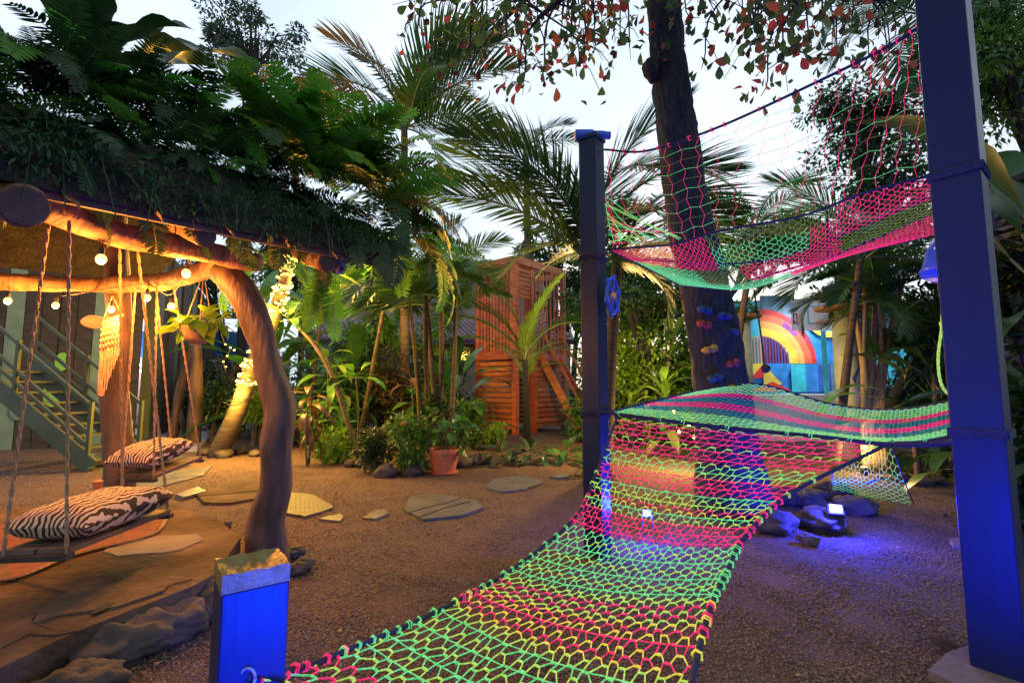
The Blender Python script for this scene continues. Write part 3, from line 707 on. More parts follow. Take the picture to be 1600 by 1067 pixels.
seq = [(V9(9), V9(7.3), ['pink', 'lime', 'pink', 'green'], 7),
       (V9(7.3), V9(5.3), ['green', 'lime', 'green', '-green', 'lime', 'green', '-green'], 14),
       (V9(5.3), V9(4.75), ['lime', 'yellow', 'pink', 'yellow'], 4),
       (V9(4.75), V9(4.1), ['pink', '-pink', 'yellow', 'pink', 'yellow', 'lime'], 7),
       (V9(4.1), V9(3.7), ['lime', 'pink', 'lime'], 4),
       (V9(3.7), V9(2.25), ['green', '-green', 'green', 'lime', 'green'], 16),
       (V9(2.25), V9(1.75), ['pink', '-pink', 'pink'], 8),
       (V9(1.75), V9(1.15), ['lime', 'green', '-green', 'yellow', 'pink', 'lime', '-lime'], 10),
       (V9(1.15), V9(.85), ['pink', 'pink', '-pink'], 6), (V9(.85), V9(.62), ['lime', '-green', 'green'], 4),
       (V9(.62), V9(0), ['pink', '-pink', 'pink', 'pink', '-pink', 'lime', 'pink', '-pink'], 14)]
rows = []
for v0, v1, pat, k in seq:
    for i in range(k):
        cname = pat[i % len(pat)]; rows.append((lerp(v0, v1, i / k), cname.lstrip('-'), cname[0] == '-'))
ramp = net('net_ramp', 'neon green and pink cord net ramp sloping down to the short blue post', SR, 15, rows, .0023, 11, sides=5, jit=.36, flatw=.17)
LW = [('pink', .80, .98, 5), ('green', .60, .82, 8), ('lime', .52, .60, 2), ('pink', .50, .56, 3), ('green', .25, .5, 9), ('pink', .17, .25, 5), ('lime', .1, .2, 3)]
edge_rope(ramp, RL, .0085, 120, LW, 1); edge_rope(ramp, RR, .0095, 120, [('green', .6, .9, 7), ('yellow', .43, .55, 4), ('pink', .42, .5, 3), ('green', .25, .43, 8), ('pink', .12, .25, 7), ('lime', .08, .2, 4)], 2)

# middle deck
def coons(e0, e1, e2, e3, sag, n=60):
    """e0: v=0 from u0..1, e1: v=1, e2: u=0 from v0..1, e3: u=1"""
    c0, c1, c2, c3 = [smooth_curve(e, n) for e in (e0, e1, e2, e3)]
    def at(c, t): x = max(0, min(.9999, t)) * (n - 1); k = int(x); return c[k].lerp(c[k + 1], x - k)
    def S(u, v):
        p = at(c0, u) * (1 - v) + at(c1, u) * v + at(c2, v) * (1 - u) + at(c3, v) * u - ((c0[0] * (1 - u) + c0[-1] * u) * (1 - v) + (c1[0] * (1 - u) + c1[-1] * u) * v)
        p.z -= sag * 16 * u * (1 - u) * v * (1 - v); return p
    return S
A1 = P(950, 645, 3.5); C1 = P(1518, 678, 2.2); B1 = P(1514, 622, 3.2); T1 = P(1085, 612, 4.6)
F1 = [A1, P(1100, 664, 3.2), P(1280, 682, 2.9), P(1400, 694, 2.6), C1]
SM = coons(F1, [T1, P(1180, 600, 4.6), P(1300, 632, 4.1), P(1400, 640, 3.6), B1], [A1, P(1010, 630, 4.05), T1], [C1, P(1517, 650, 2.7), B1], .03)
pat = [('green', .0, .16), ('green', .16, .28), ('teal', .28, .42), ('pink', .42, .55), ('teal', .55, .68), ('pink', .68, .78), ('green', .78, 1.01)]
rows = []; nR = 46
for i in range(nR + 1):
    v = i / nR; cname = [c for c, a, b in pat if a <= v < b][0]
    rows.append((v, 'lime' if cname == 'green' and i % 3 == 0 else cname, False))
mdeck = net('net_deck', 'middle net deck of green, teal and pink cords at chest height', SM, 34, rows, .0024, 12, knots=False, group='net decks')
edge_rope(mdeck, F1, .012, 60, [('green', 0, 1, 11)], 3, 1.05); edge_rope(mdeck, [A1, P(1010, 630, 4.05), T1], .014); edge_rope(mdeck, [T1, P(1180, 600, 4.6), P(1300, 632, 4.1), P(1400, 640, 3.6), B1], .012)
edge_rope(mdeck, [C1, P(1516, 650, 2.7), B1], .014)
edge_rope(mdeck, [P(1400, 694, 2.6), P(1470, 692, 2.35), P(1530, 680, 2.1)], .016)
edge_rope(mdeck, [A1, A1 + V(-.12, .06, .02)], .014)
# upper deck, seen from below
A2 = P(950, 390, 3.55); C2 = P(1486, 266, 2.2); B2 = P(1484, 362, 3.1); T2 = P(1062, 446, 4.45)
N2 = [A2, P(1050, 382, 3.25), P(1120, 362, 3.05), P(1250, 338, 2.7), P(1350, 302, 2.45), C2]; Fz = [T2, P(1170, 450, 4.5), P(1290, 408, 3.7), B2]
SU = coons(N2, Fz, [A2, P(1010, 418, 4.0), T2], [C2, P(1484, 316, 2.6), B2], .15)
def ucol(u, v):
    if v < .3: return 'pink' if u < .34 else ('olive' if v < .10 and u < .7 else ('green' if u < .62 else 'pink'))
    if v < .58: return 'green' if u < .22 else ('olive' if u < .42 else ('pink' if u < .72 else 'olive'))
    return 'green' if u < .55 else ('pink' if v < .85 else 'pink')
def patch_net(name, label, S, nu, nv, r, seed, colf, jit=.2):
    """a honeycomb net whose colour changes along the row: one cord part per colour run"""
    t = thing(name, label, 'net', S(.5, .5), 'net decks'); rg = random.Random(seed); J = {}
    for a in range(nv + 1):
        v = a / nv; run = []; cur = None
        pts = [(0, v)]
        for m in range(nu * 2):
            up = (m + a) % 2 == 0; key = (m, a if up else a - 1)
            if key not in J: J[key] = (rg.uniform(-jit, jit) / nu, rg.uniform(-jit, jit) / nv * .5)
            uc = (m + .5) / (nu * 2) + J[key][0]; vv = min(1, max(0, v + (.5 if up else -.5) / nv + J[key][1]))
            for sg in (-1, 1): pts.append((min(1, max(0, uc + sg * .13 / nu)), vv))
        pts.append((1, v))
        for q in pts:
            cc = colf(*q)
            if cc != cur and len(run) > 1:
                run.append(q); MB().tube([S(*x) for x in run], r, 4, cap=False).build('cord', mt[cur], t, smooth=True); run = []
            run.append(q); cur = cc
        if len(run) > 1: MB().tube([S(*x) for x in run], r, 4, cap=False).build('cord', mt[cur], t, smooth=True)
    return t
udeck = patch_net('net_deck', 'upper net deck of pink, green and olive patches overhead', SU, 40, 40, .0022, 13, ucol)
for e, rr in ((N2, .007), (Fz, .006), ([A2, P(1010, 418, 4.0), T2], .010), ([C2, P(1484, 316, 2.6), B2], .013)): edge_rope(udeck, e, rr)
for u0 in (.36, .68): edge_rope(udeck, [SU(u0, 0) + V(0, 0, .005), SU(u0, .5) + V(0, 0, .005), SU(u0 - .05, 1) + V(0, 0, .005)], .008)
edge_rope(udeck, [SU(.0, .3) + V(0, 0, .006), SU(.5, .3) + V(0, 0, .006), SU(1, .3) + V(0, 0, .006)], .008); edge_rope(udeck, [SU(.4, .58) + V(0, 0, .006), SU(.7, .58) + V(0, 0, .006), SU(1, .58) + V(0, 0, .006)], .008)
# guard net above the upper deck
TW = [P(944, 234, 3.6), P(1010, 236, 3.42), P(1120, 200, 3.05), P(1290, 122, 2.6), P(1400, 66, 2.32), P(1462, 22, 2.18)]
SW = coons(N2, TW, [A2, P(947, 310, 3.6), TW[0]], [C2, P(1474, 150, 2.18), TW[-1]], 0)
t = thing('guard_net', 'wide-meshed thin net of pink uprights strung above the upper deck', 'net', SW(.5, 0)); rg = random.Random(5)
for i in range(21):
    u = (i + .4) / 21; ph = rg.random() * 6; top = .985; 
    MB().tube([SW(u + .006 * (1 if (k + i) % 2 else -1) + rg.uniform(-.002, .002), top * k / 10) for k in range(11)], .0024 if i in (0, 20) else .0014, 4, cap=False).build('upright_cord', mt['pink'], t, smooth=True)
for k in range(1, 10):
    MB().tube([SW((i + .4) / 21 + .006 * (1 if (k + i) % 2 else -1), min(1, (k + .12 * (-1) ** i) / 10)) for i in range(21)], .0013, 4, cap=False).build('cross_cord', mt['green' if k % 2 else 'thin'], t, smooth=True)
edge_rope(t, TW, .0085, 60, [('pink', .02, .98, 20)], 9, 1.9)
for i in range(4): MB().tube([TW[-1] + V(-.02 - .012 * i, 0, -.05), lerp(TW[-1], C2, .5) + V(-.012 * i, 0, 0), C2 + V(-.02, 0, .02 + .01 * i)], .004, 4).build('gathered_cord', mt['pink'], t)
# gathered side net near the left post
t = thing('corner_net', 'small tangled net corner gathered at the bottle-topped post', 'net', A2); rg = random.Random(8)
for i in range(20):
    a = lerp(P(945, 300, 3.58), P(952, 384, 3.56), rg.random()); b = SW(lerp(.02, .24, rg.random()), .02 + .1 * rg.random())
    m = lerp(a, b, .5) + V(rg.uniform(-.03, .03), 0, -.03 * rg.random()); MB().tube(smooth_curve([a, m, b], 6), .0026, 4, cap=False).build('cord', mt[['green', 'lime', 'pink', 'green'][i % 4]], t)
# small net hanging to the ground at the right, with a ringed hole
n0, n1, n2 = P(1395, 700, 2.78), P(1300, 735, 3.1), G(1424, 792); n2.z = .02; n3 = G(1300, 770); n3.z = .02
def SH(u, v): return (n1 * (1 - u) + n0 * u) * (1 - v) + (n3 * (1 - u) + n2 * u) * v
rows = [(i / 17, 'lime' if i < 5 else 'green', False) for i in range(18)]
hn = net('hanging_net', 'pale green side net stretched from the ramp edge down to the gravel', SH, 9, rows, .0016, 15, knots=False, jit=.3)
for q in ([n0, SH(1, .5) + V(.01, 0, 0), n2 + V(.03, 0, 0)], [n2, SH(.5, .97), n3], [n1, SH(0, .5), n3]): MB().tube(smooth_curve(q, 10), .005, 5).build('edge_rope', mt['navy'], hn)
cc = SH(.62, .42); dx = (n0 - n1).normalized(); dy = (n3 - n1).normalized()
MB().tube([cc + dx * .07 * math.cos(a) + dy * .07 * math.sin(a) for a in [i * .35 for i in range(19)]], .005, 5).build('hole_ring', mt['navy'], hn)
# dropping black rope between the decks
t = thing('drop_rope', 'thin black rope hanging from the upper deck to the far deck edge', 'rope', P(1196, 578, 4.4))
MB().tube([P(1178, 452, 4.4), P(1188, 515, 4.4), P(1196, 578, 4.4)], .008, 5).build('rope_line', mt['cable'], t); MB().blob(P(1196, 576, 4.4), (.04, .03, .04), 3).build('knot', mt['cable'], t)
t = thing('drop_rope', 'thin black rope hanging beside the neon loop near the blue helmet', 'rope', P(1492, 618, 2.95)); MB().tube([P(1457, 385, 2.95), P(1475, 500, 2.95), P(1492, 618, 2.95)], .007, 5).build('rope_line', mt['cable'], t)
# blue pulley cover / helmet with its rope loop
c = P(1488, 402, 2.5); t = thing('blue_cover', 'blue plastic helmet-shaped cover hanging beside the right-hand post', 'helmet', c)
prof = [(.012, .13), (.06, .125), (.095, .09), (.115, .02), (.115, -.06), (.125, -.09), (.118, -.11)]
MB().lathe(prof[::-1], c, 18, Matrix.Rotation(.25, 3, 'Y')).build('shell', mt['bluepl'], t, smooth=True)
for i in range(4): MB().box((c.x - .09 + .0 * i, c.y - .075, c.z + .05 - .03 * i), (.05, .012, .01)).build('vent', mt['navy'], t)
t = thing('loop_rope', 'neon lime loop of rope hanging from the blue helmet-shaped cover', 'rope', P(1487, 610, 2.5))
lp = [P(1461, 388, 2.45), P(1470, 390, 2.4), P(1471, 450, 2.42), P(1472, 505, 2.42), P(1466, 560, 2.42), P(1471, 600, 2.42), P(1487, 618, 2.42), P(1507, 612, 2.42), P(1511, 585, 2.42), P(1503, 530, 2.42), P(1490, 460, 2.42), P(1486, 435, 2.44)]
pts = smooth_curve(lp, 90); mb = MB(); mb.tube(pts, [.006 + .0012 * (i % 2) for i in range(90)], 5); mb.build('rope_line', mt['lime'], t, smooth=True); MB().blob(P(1473, 506, 2.40), (.016, .014, .014), 1).build('knot', mt['lime'], t)
# bottle and wheel on the left post
c = P(925, 212, 3.60); t = thing('blue_bottle', 'blue telescope-like bottle lying on top of the left tall post', 'bottle', c); R = Matrix.Rotation(math.pi / 2, 3, 'Y')
MB().lathe([(.042, -.13), (.045, -.12), (.045, 0), (.036, .02), (.036, .09), (.030, .11), (.03, .14)], c, 16, R).build('barrel', mt['bluepl'], t, smooth=True)
MB().lathe([(.040, -.133), (.03, -.135)], c, 16, R).build('end_cap', mt['orange'], t); MB().lathe([(.031, .141), (.02, .145)], c, 12, R).build('eyepiece', mt['drybrown'], t); MB().box(c + V(0, 0, -.055), (.07, .04, .03)).build('bracket', mt['sand'], t)
c = P(953, 462, 3.56) + V(.02, 0, 0); t = thing('toy_wheel', 'blue plastic toy steering wheel fixed to the left tall post', 'steering wheel', c)
ax = V(.75, -.66, 0).normalized(); sx = V(.66, .75, 0).normalized()
MB().tube([c + sx * .085 * math.cos(a) + V(0, 0, .13 * math.sin(a)) for a in [i * .2618 for i in range(25)]], .014, 6).build('rim', mt['bluepl'], t, smooth=True)
for i in range(6):
    a = i * 1.047 + .3; MB().tube([c, c + sx * .085 * math.cos(a) + V(0, 0, .13 * math.sin(a))], .011, 5).build('spoke', mt['bluepl'], t)
    e = c + sx * .1 * math.cos(a) + V(0, 0, .15 * math.sin(a)); MB().blob(e, (.016, .016, .02), i).build('grip', mt['bluepl'], t)
MB().blob(c, (.025, .025, .03), 2).build('hub', mt['orange'], t)

# floodlights on the stones
def flood(label, px, py, d, energy, size, tgt, spot=150, col=(.10, .13, 1)):
    c = P(px, py, d); t = thing('floodlight', label, 'floodlight', (c.x, c.y, 0), 'blue floodlights in the gravel'); z = (Vector(tgt) - c).normalized()
    R = z.to_track_quat('Z', 'Y').to_matrix()
    MB().box(c - z * .035, (size * 1.25, size * 1.05, .05), R).build('housing', mt['socket'], t); MB().box(c - z * .004, (size, size * .8, .01), R).build('lit_panel', mt['flood'], t)
    s = R @ V(1, 0, 0)
    for k in (-1, 1): MB().bar(c + s * k * size * .68 - z * .035, V((c + s * k * size * .68).x, (c + s * k * size * .68).y, max(.01, c.z - .14)), .01, .03).build('bracket', mt['socket'], t)
    l = bpy.data.lights.new('flood_beam', 'SPOT' if spot < 170 else 'POINT'); l.energy = energy; l.color = col; l.shadow_soft_size = size * .4
    if spot < 170: l.spot_size = RAD(spot); l.spot_blend = .6
    o = bpy.data.objects.new('flood_beam', l); COL.objects.link(o); o.parent = t; o.location = c + z * (.03 if spot < 170 else .10) - Vector((c.x, c.y, 0)); o.rotation_euler = z.to_track_quat('-Z', 'Y').to_euler()
    return t
flood('glaring blue floodlight lying on the dark stones beside the net', 1306, 794, 4.05, 120, .085, (1.9, 2.6, 2.0), 178, (.03, .035, 1))
flood('small blue floodlight glowing under the pink band of the ramp', 1011, 801, 3.9, 45, .055, (.6, 1.2, 1.6), 178, (.03, .04, 1))
# the floodlights that light the near posts stand on the gravel beside the photographer
flood('blue floodlight on the gravel below the frame, aimed at the short post', 780, 1500, .62, 90, .10, (-.58, 1.12, .62), 75, (.0, .03, 1))
flood('blue floodlight on the gravel below the frame, aimed at the right-hand post', 1370, 1400, .95, 210, .10, (2.05, 2.15, 1.35), 85, (.0, .015, 1))
rg = random.Random(21)
for i, (px, py, sx_, lab) in enumerate(((1222, 785, .22, 'dark stone half under the ramp edge beside the glaring floodlight'), (1262, 790, .21, 'blue-lit stone behind the glaring floodlight'), (1336, 800, .19, 'blue-lit stone right of the glaring floodlight'),
        (1286, 826, .20, 'smooth blue-lit stone in front of the glaring floodlight'), (1212, 828, .19, 'rough brown stone left of the floodlight stones'), (1262, 847, .075, 'small pale stone at the foot of the floodlight stones'), (1300, 778, .20, 'farthest of the blue-lit floodlight stones'))):
    g = G(px, py); tag(roughen(MB().blob((g.x, g.y, sx_ * .32), (sx_, sx_ * .75, sx_ * .52), i + 30, 40, 26, .22, rz=rg.random() * 3).build('stone', mt['rock'], origin=g, smooth=True), .008, 16, 1, i), lab, 'stone', 'stones round the tree foot')

# ================================================================== SWING PAVILION
def smooth_px(pts):
    rg = random.Random(int(pts[0][0])); return [(p.x + rg.uniform(-2, 2), p.y + rg.uniform(-1, 1)) for p in smooth_curve([V(a, b, 0) for a, b in pts], 14)]
def slab():
    t = thing('stone_platform', 'cracked low stone and cement platform under the swings', 'platform', (-2.2, 2.8, 0))
    poly = [(-1.95, 1.55), (-1.84, 1.85), (-1.80, 2.1), (-1.73, 2.28), (-1.62, 2.55), (-1.60, 2.75), (-1.72, 3.05), (-1.82, 3.35), (-2.2, 3.75), (-2.9, 4.25), (-3.6, 4.35), (-4.6, 3.9), (-4.9, 2.6), (-4.0, 1.2), (-2.6, 1.0)]
    mb = MB(); mb.prism(poly, -.05, .195); s = mb.build('slab', mt['slab'], t)
    rg = random.Random(3)
    c = G(245, 850, .2); MB().prism([(c.x + .26 * math.cos(a) * rg.uniform(.8, 1.1) + .05 * math.sin(a), c.y + .22 * math.sin(a) * rg.uniform(.8, 1.1)) for a in [i * .42 for i in range(15)]], .19, .200).build('cement_patch', mt['patch'], t)
    # thin upper flags with broken edges along the front
    for k, (pts, h) in enumerate((([(52, 975), (95, 962), (180, 950), (255, 925), (262, 917), (225, 912), (165, 918), (100, 935), (60, 955)], .012), ([(0, 1012), (45, 990), (88, 992), (120, 985), (60, 972), (40, 965), (0, 985)], .005))):
        q = [G(a, b, .2) for a, b in pts]; MB().prism([(p.x, p.y) for p in q][::-1], .196, .196 + h).build('broken_flag', mt['slab'], t)
    h = [G(a, b, .2085) for a, b in ((140, 960), (152, 948), (168, 940), (182, 941), (170, 948), (158, 954))]; MB().prism([(p.x, p.y) for p in h][::-1], .205, .2088).build('hole', mt['soil'], t)
    for pts in (((60, 955), (52, 965), (56, 975), (88, 985)), ((200, 918), (208, 925), (225, 918), (262, 915), (300, 905)), ((0, 900), (60, 915), (100, 925))): MB().tube([G(a, b, .2005) for a, b in smooth_px(pts)], .003, 4).build('crack', mt['soil'], t)
slab()
rg = random.Random(9)
for i, (px, py, s, lab) in enumerate(((20, 1062, .14, 'nearest mossy boulder at the bottom left corner'), (88, 1052, .13, 'pale mottled boulder near the bottom left, under the platform edge'), (182, 1030, .17, 'large reddish boulder in the middle of the platform edge'), (262, 1000, .15, 'squared brown boulder right of the large reddish one'),
        (322, 962, .15, 'dark boulder beside the short blue post'), (120, 1092, .12, 'boulder cut by the lower picture edge'), (470, 892, .075, 'round stone just right of the short post'), (462, 870, .06, 'small dark stone at the foot of the crooked trunk post'), (310, 818, .05, 'small dark stone at the back edge of the platform'), (350, 826, .05, 'small stone by the platform corner'))):
    g = G(px, py); tag(roughen(MB().blob((g.x, g.y, s * .42), (s * 1.2, s * .8, s * .62), i + 3, 48, 32, .24, rz=.9 + rg.uniform(-.3, .3)).build('boulder' if i < 6 else 'stone', mt['rock'], origin=g, smooth=True), .012, 14, 1, i), lab, 'boulder' if i < 6 else 'stone', 'stones along the platform')

def rug():
    q = [G(a, b, .2) for a, b in ((-60, 905), (20, 907), (120, 868), (235, 838), (262, 812), (190, 800), (60, 812), (-60, 830))]
    t = thing('woven_rug', 'orange red woven rug with a braided edge under the front swing', 'rug', q[1])
    MB().prism([(p.x, p.y) for p in q][::-1], .2005, .209).build('rug_cloth', mt['rug'], t)
    c = smooth_curve(q[:5], 70); mb = MB()
    for k in (0, 1): mb.tube([p + V(.006 * math.sin(i * 1.6 + k * 3.14), .008 * math.cos(i * 1.6 + k * 3.14), .012) for i, p in enumerate(c)], .006, 5)
    mb.build('braided_edge', mt['drybrown'], t)
rug()

PAV = thing('swing_pavilion', 'rustic log pavilion with crooked trunk post and plant-covered roof', 'pavilion', (-2.2, 3.4, 0))
def trunk_post():
    px = [(425, 868, .155), (415, 815, .125), (428, 760, .135), (430, 700, .14), (440, 640, .125), (422, 580, .125), (405, 520, .13), (388, 470, .12), (362, 435, .12), (345, 420, .12)]
    pts = [P(a, b, 3.45) for a, b, r in px]; pts[0].z = -.03
    c = smooth_curve(pts, 40); rr = .82 * np.interp(np.linspace(0, 9, 40), range(10), [r for _, _, r in px])
    b = MB(); b.tube(c, rr * (1 + .12 * np.sin(np.linspace(0, 17, 40)) * np.linspace(1, .4, 40)), 40, lump=.17, seed=5); tp = roughen(b.build('trunk_post', mt['trunkwood'], PAV, smooth=True), .012, 9, .35)
trunk_post()
def log(pts, r0, r1, name='log_beam', seed=0, mat='logwood', n=16, k=12):
    c = smooth_curve(pts, n); o = roughen(MB().tube(smooth_curve(pts, 40), np.linspace(r0, r1, 40), 24, lump=.10, seed=seed).build(name, mt[mat], PAV, smooth=True), .010, 7, 1, seed)
    MB().lathe([(r0 * .98, 0), (r0 * .9, .008)], c[0] - (c[1] - c[0]).normalized() * .004, k, (-(c[1] - c[0])).to_track_quat('Z', 'Y').to_matrix()).build('sawn_end', mt['endgrain'], o)
    return o
log([P(-60, 285, 2.0), P(100, 338, 2.45), P(220, 375, 2.85), P(330, 395, 3.2), P(400, 410, 3.5)], .062, .075, seed=1)
log([P(-80, 440, 4.0), P(60, 442, 4.15), P(190, 448, 4.3)], .07, .065, seed=2)
log([P(170, 446, 4.3), P(260, 438, 4.0), P(330, 420, 3.6), P(350, 418, 3.45)], .07, .075, seed=3)
log([P(250, 370, 3.0), P(320, 368, 3.1), P(345, 350, 3.2)], .028, .02, seed=4)
# centre post and the leaning back post
log([P(190, 830, 4.45), P(188, 720, 4.45), P(178, 620, 4.45), P(186, 520, 4.45), P(182, 420, 4.45), P(180, 330, 4.45)], .11, .10, 'centre_post', 6, 'trunkwood')
E0 = V(-2.18, 2.0, 2.10); E1 = V(-1.08, 3.78, 2.22); ED = (E1 - E0); EL = ED.length; ED.normalize()
UPH = V(-ED.y, ED.x, 0).normalized(); UPS = (UPH + V(0, 0, .42)).normalized()
def RF(s, h, dz=0.0): return E0 + ED * s + UPS * h + V(0, 0, dz)     # a point of the roof: s along the eave, h up the slope
# rafters: logs whose sawn ends look out under the eave
for s, r in ((.05, .088), (.0 + EL * .80, .080), (-.9, .1), (EL * .40, .06)):
    a = RF(s, -.10 if r > .08 else .05, -.10); log([a, RF(s, 1.2, -.12), RF(s, 2.6, -.12)], r, r * .85, 'rafter', int(abs(s) * 10) + 20)
for i in range(7):
    a = RF(-.7 + i * .55, .12, -.06); MB().bar(a, RF(-.7 + i * .55, 2.6, -.06), .05, .04).build('batten', mt['fascia'], PAV)
for i in range(5): MB().bar(RF(-1.2, .3 + .5 * i, -.03), RF(EL + .1, .3 + .5 * i, -.03), .09, .02).build('purlin', mt['fascia'], PAV)
# purple-lit fascia
fs_ = MB(); fs_.bar(RF(-1.3, 0, -.03), RF(EL + .12, 0, -.03), .025, .07); fs_.build('fascia_board', mt['fascia'], PAV)
def roof_deck():
    nx, ny = 46, 26; vs = []; fs = []
    for j in range(ny + 1):
        for i in range(nx + 1):
            s = lerp(-1.4, EL + .12, i / nx); h = lerp(-.06, 2.6, j / ny)
            z = .10 + .17 * min(1, j / 4) + .12 * mnoise.noise(V(s * 1.7, h * 1.7, 2)) + .06 * mnoise.noise(V(s * 5, h * 5, 4)) if j else .0
            e = 1.0 if i < nx else .2
            vs.append(tuple(RF(s, h, z * e)))
    for j in range(ny):
        for i in range(nx): a = j * (nx + 1) + i; fs.append((a, a + 1, a + nx + 2, a + nx + 1))
    m = len(vs)
    for j in range(ny + 1):
        for i in range(nx + 1): vs.append(tuple(RF(lerp(-1.4, EL + .12, i / nx), lerp(-.06, 2.9, j / ny), -.01)))
    for j in range(ny):
        for i in range(nx): a = m + j * (nx + 1) + i; fs.append((a, a + nx + 1, a + nx + 2, a + 1))
    for j in range(ny): a = j * (nx + 1) + nx; fs.append((a, a + m, a + m + nx + 1, a + nx + 1))
    for i in range(nx): fs.append((i, i + m, i + m + 1, i + 1))
    MB().add(vs, fs).build('thatch_roof', mt['thatch'], PAV)
    rg = random.Random(2)
    for i in range(9):       # curled palm-spathe tiles that catch the lamp light at the eave
        s = -.6 + i * .36; me = blade_mesh('curled_tile', .20, .09, .5, 0, 'drybrown', i, .2)
        place('curled_tile', me, PAV, RF(s, .02, .03), aim(math.atan2(-UPH.y, -UPH.x) + .7 + rg.uniform(-.3, .3), -.5, rg.uniform(-.5, .5)), 1)
roof_deck()
MB().sheet([RF(-1.4, 2.6, .02), RF(EL + .1, 2.6, .02), RF(EL + .1, 2.6, .02) + V(-1.5, .9, -.7), RF(-1.4, 2.6, .02) + V(-1.5, .9, -.7)], (0, 0, 1), .05).build('rear_roof', mt['thatch'], PAV)
# thicket of vines and fern litter over the roof: nobody could count it
th = MB(); rg = random.Random(31); cs = []
for i in range(170):
    s = rg.uniform(-1.4, EL + .15); h = rg.uniform(-.05, 2.7); cs.append((tuple(RF(s, h, .14 + .28 * min(1, (h + .1) / .8) * rg.random())), (.22, .22, .14)))
for i in range(120):
    s = rg.uniform(-1.4, EL + .12); cs.append((tuple(RF(s, rg.uniform(-.12, .05), rg.uniform(.03, .24))), (.12, .12, .09)))
for i in range(60):
    s = rg.uniform(-1.4, EL + .1); cs.append((tuple(RF(s, rg.uniform(.3, 2.2), rg.uniform(.35, .62))), (.26, .26, .16)))
scatter_leaves(th, cs, .05, 17000, rg, .28, .6)
for i in range(130):         # trailing stems over the eave
    s = rg.uniform(-1.4, EL + .12); a = RF(s, rg.uniform(-.05, .3), .18); l = rg.uniform(.12, .38)
    th.tube(smooth_curve([a, a + V(-UPH.x * .1, -UPH.y * .1, -.03), a + V(-UPH.x * .15 + rg.uniform(-.08, .08), -UPH.y * .15, -l)], 5), .003, 3, cap=False)
tag(th.build('roof_thicket', mt['ferndark']), 'dark thicket of creepers and litter covering the pavilion roof', 'creepers', kind='stuff')
def fern(label, p, n, L0, L1, seed, ms, el=(.1, 1.1), az=None, name='fern', group='ferns on the pavilion roof', cat='fern'):
    rg = random.Random(seed); t = thing(name, label, cat, p, group)
    for i in range(n):
        a = (lerp(RAD(az[0]), RAD(az[1]), (i + rg.random()) / n) if az else i * 2.4 + rg.uniform(-.3, .3))
        place('frond', ms[rg.randrange(len(ms))], t, Vector(p) + V(rg.uniform(-.04, .04), rg.uniform(-.04, .04), 0), aim(a, rg.uniform(*el), rg.uniform(-.4, .4)), rg.uniform(L0, L1))
    return t
# bright ferns along the ridge towards the right
fern('bright green fern standing against the sky left of the palm crown', P(505, 285, 3.8), 12, .7, 1.0, 1, FERN, (.35, 1.3), (-120, 60))
fern('bright green fern over the middle of the roof edge, fronds pointing up', P(430, 215, 3.7), 10, .55, .8, 2, FERN, (.3, 1.2), (-100, 60))
fern('broad bright fern frond cluster left of the roof corner', P(330, 190, 3.4), 9, .5, .7, 3, FERN, (.1, .9), (-60, 80))
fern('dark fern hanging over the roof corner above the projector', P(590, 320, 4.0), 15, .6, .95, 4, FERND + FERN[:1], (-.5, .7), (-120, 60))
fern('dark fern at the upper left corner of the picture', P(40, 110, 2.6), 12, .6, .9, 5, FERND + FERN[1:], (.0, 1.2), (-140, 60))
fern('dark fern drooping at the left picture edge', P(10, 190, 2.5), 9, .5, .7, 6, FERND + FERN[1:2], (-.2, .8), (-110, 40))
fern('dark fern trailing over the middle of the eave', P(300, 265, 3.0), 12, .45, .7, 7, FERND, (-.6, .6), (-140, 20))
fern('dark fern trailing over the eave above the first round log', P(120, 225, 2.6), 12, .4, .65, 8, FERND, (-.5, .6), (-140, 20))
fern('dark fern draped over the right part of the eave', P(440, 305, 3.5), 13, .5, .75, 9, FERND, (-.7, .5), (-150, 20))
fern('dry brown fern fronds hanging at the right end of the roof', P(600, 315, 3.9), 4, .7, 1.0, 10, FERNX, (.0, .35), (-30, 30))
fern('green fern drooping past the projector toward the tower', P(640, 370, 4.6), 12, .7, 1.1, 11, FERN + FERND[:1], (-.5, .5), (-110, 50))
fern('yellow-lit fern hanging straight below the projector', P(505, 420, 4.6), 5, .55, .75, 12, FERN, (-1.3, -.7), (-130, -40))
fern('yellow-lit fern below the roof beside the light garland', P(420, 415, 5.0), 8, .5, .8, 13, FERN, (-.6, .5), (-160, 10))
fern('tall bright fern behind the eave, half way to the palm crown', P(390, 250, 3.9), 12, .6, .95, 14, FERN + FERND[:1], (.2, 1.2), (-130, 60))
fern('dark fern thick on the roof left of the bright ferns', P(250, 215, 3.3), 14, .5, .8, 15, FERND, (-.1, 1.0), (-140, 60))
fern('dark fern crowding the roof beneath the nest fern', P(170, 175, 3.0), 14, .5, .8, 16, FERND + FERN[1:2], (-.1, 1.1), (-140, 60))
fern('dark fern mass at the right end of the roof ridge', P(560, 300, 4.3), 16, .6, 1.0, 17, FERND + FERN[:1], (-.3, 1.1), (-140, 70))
fern('mid-green fern in front of the royal palm trunk', P(610, 310, 4.6), 11, .5, .8, 18, FERN + FERND, (.0, 1.1), (-140, 60))
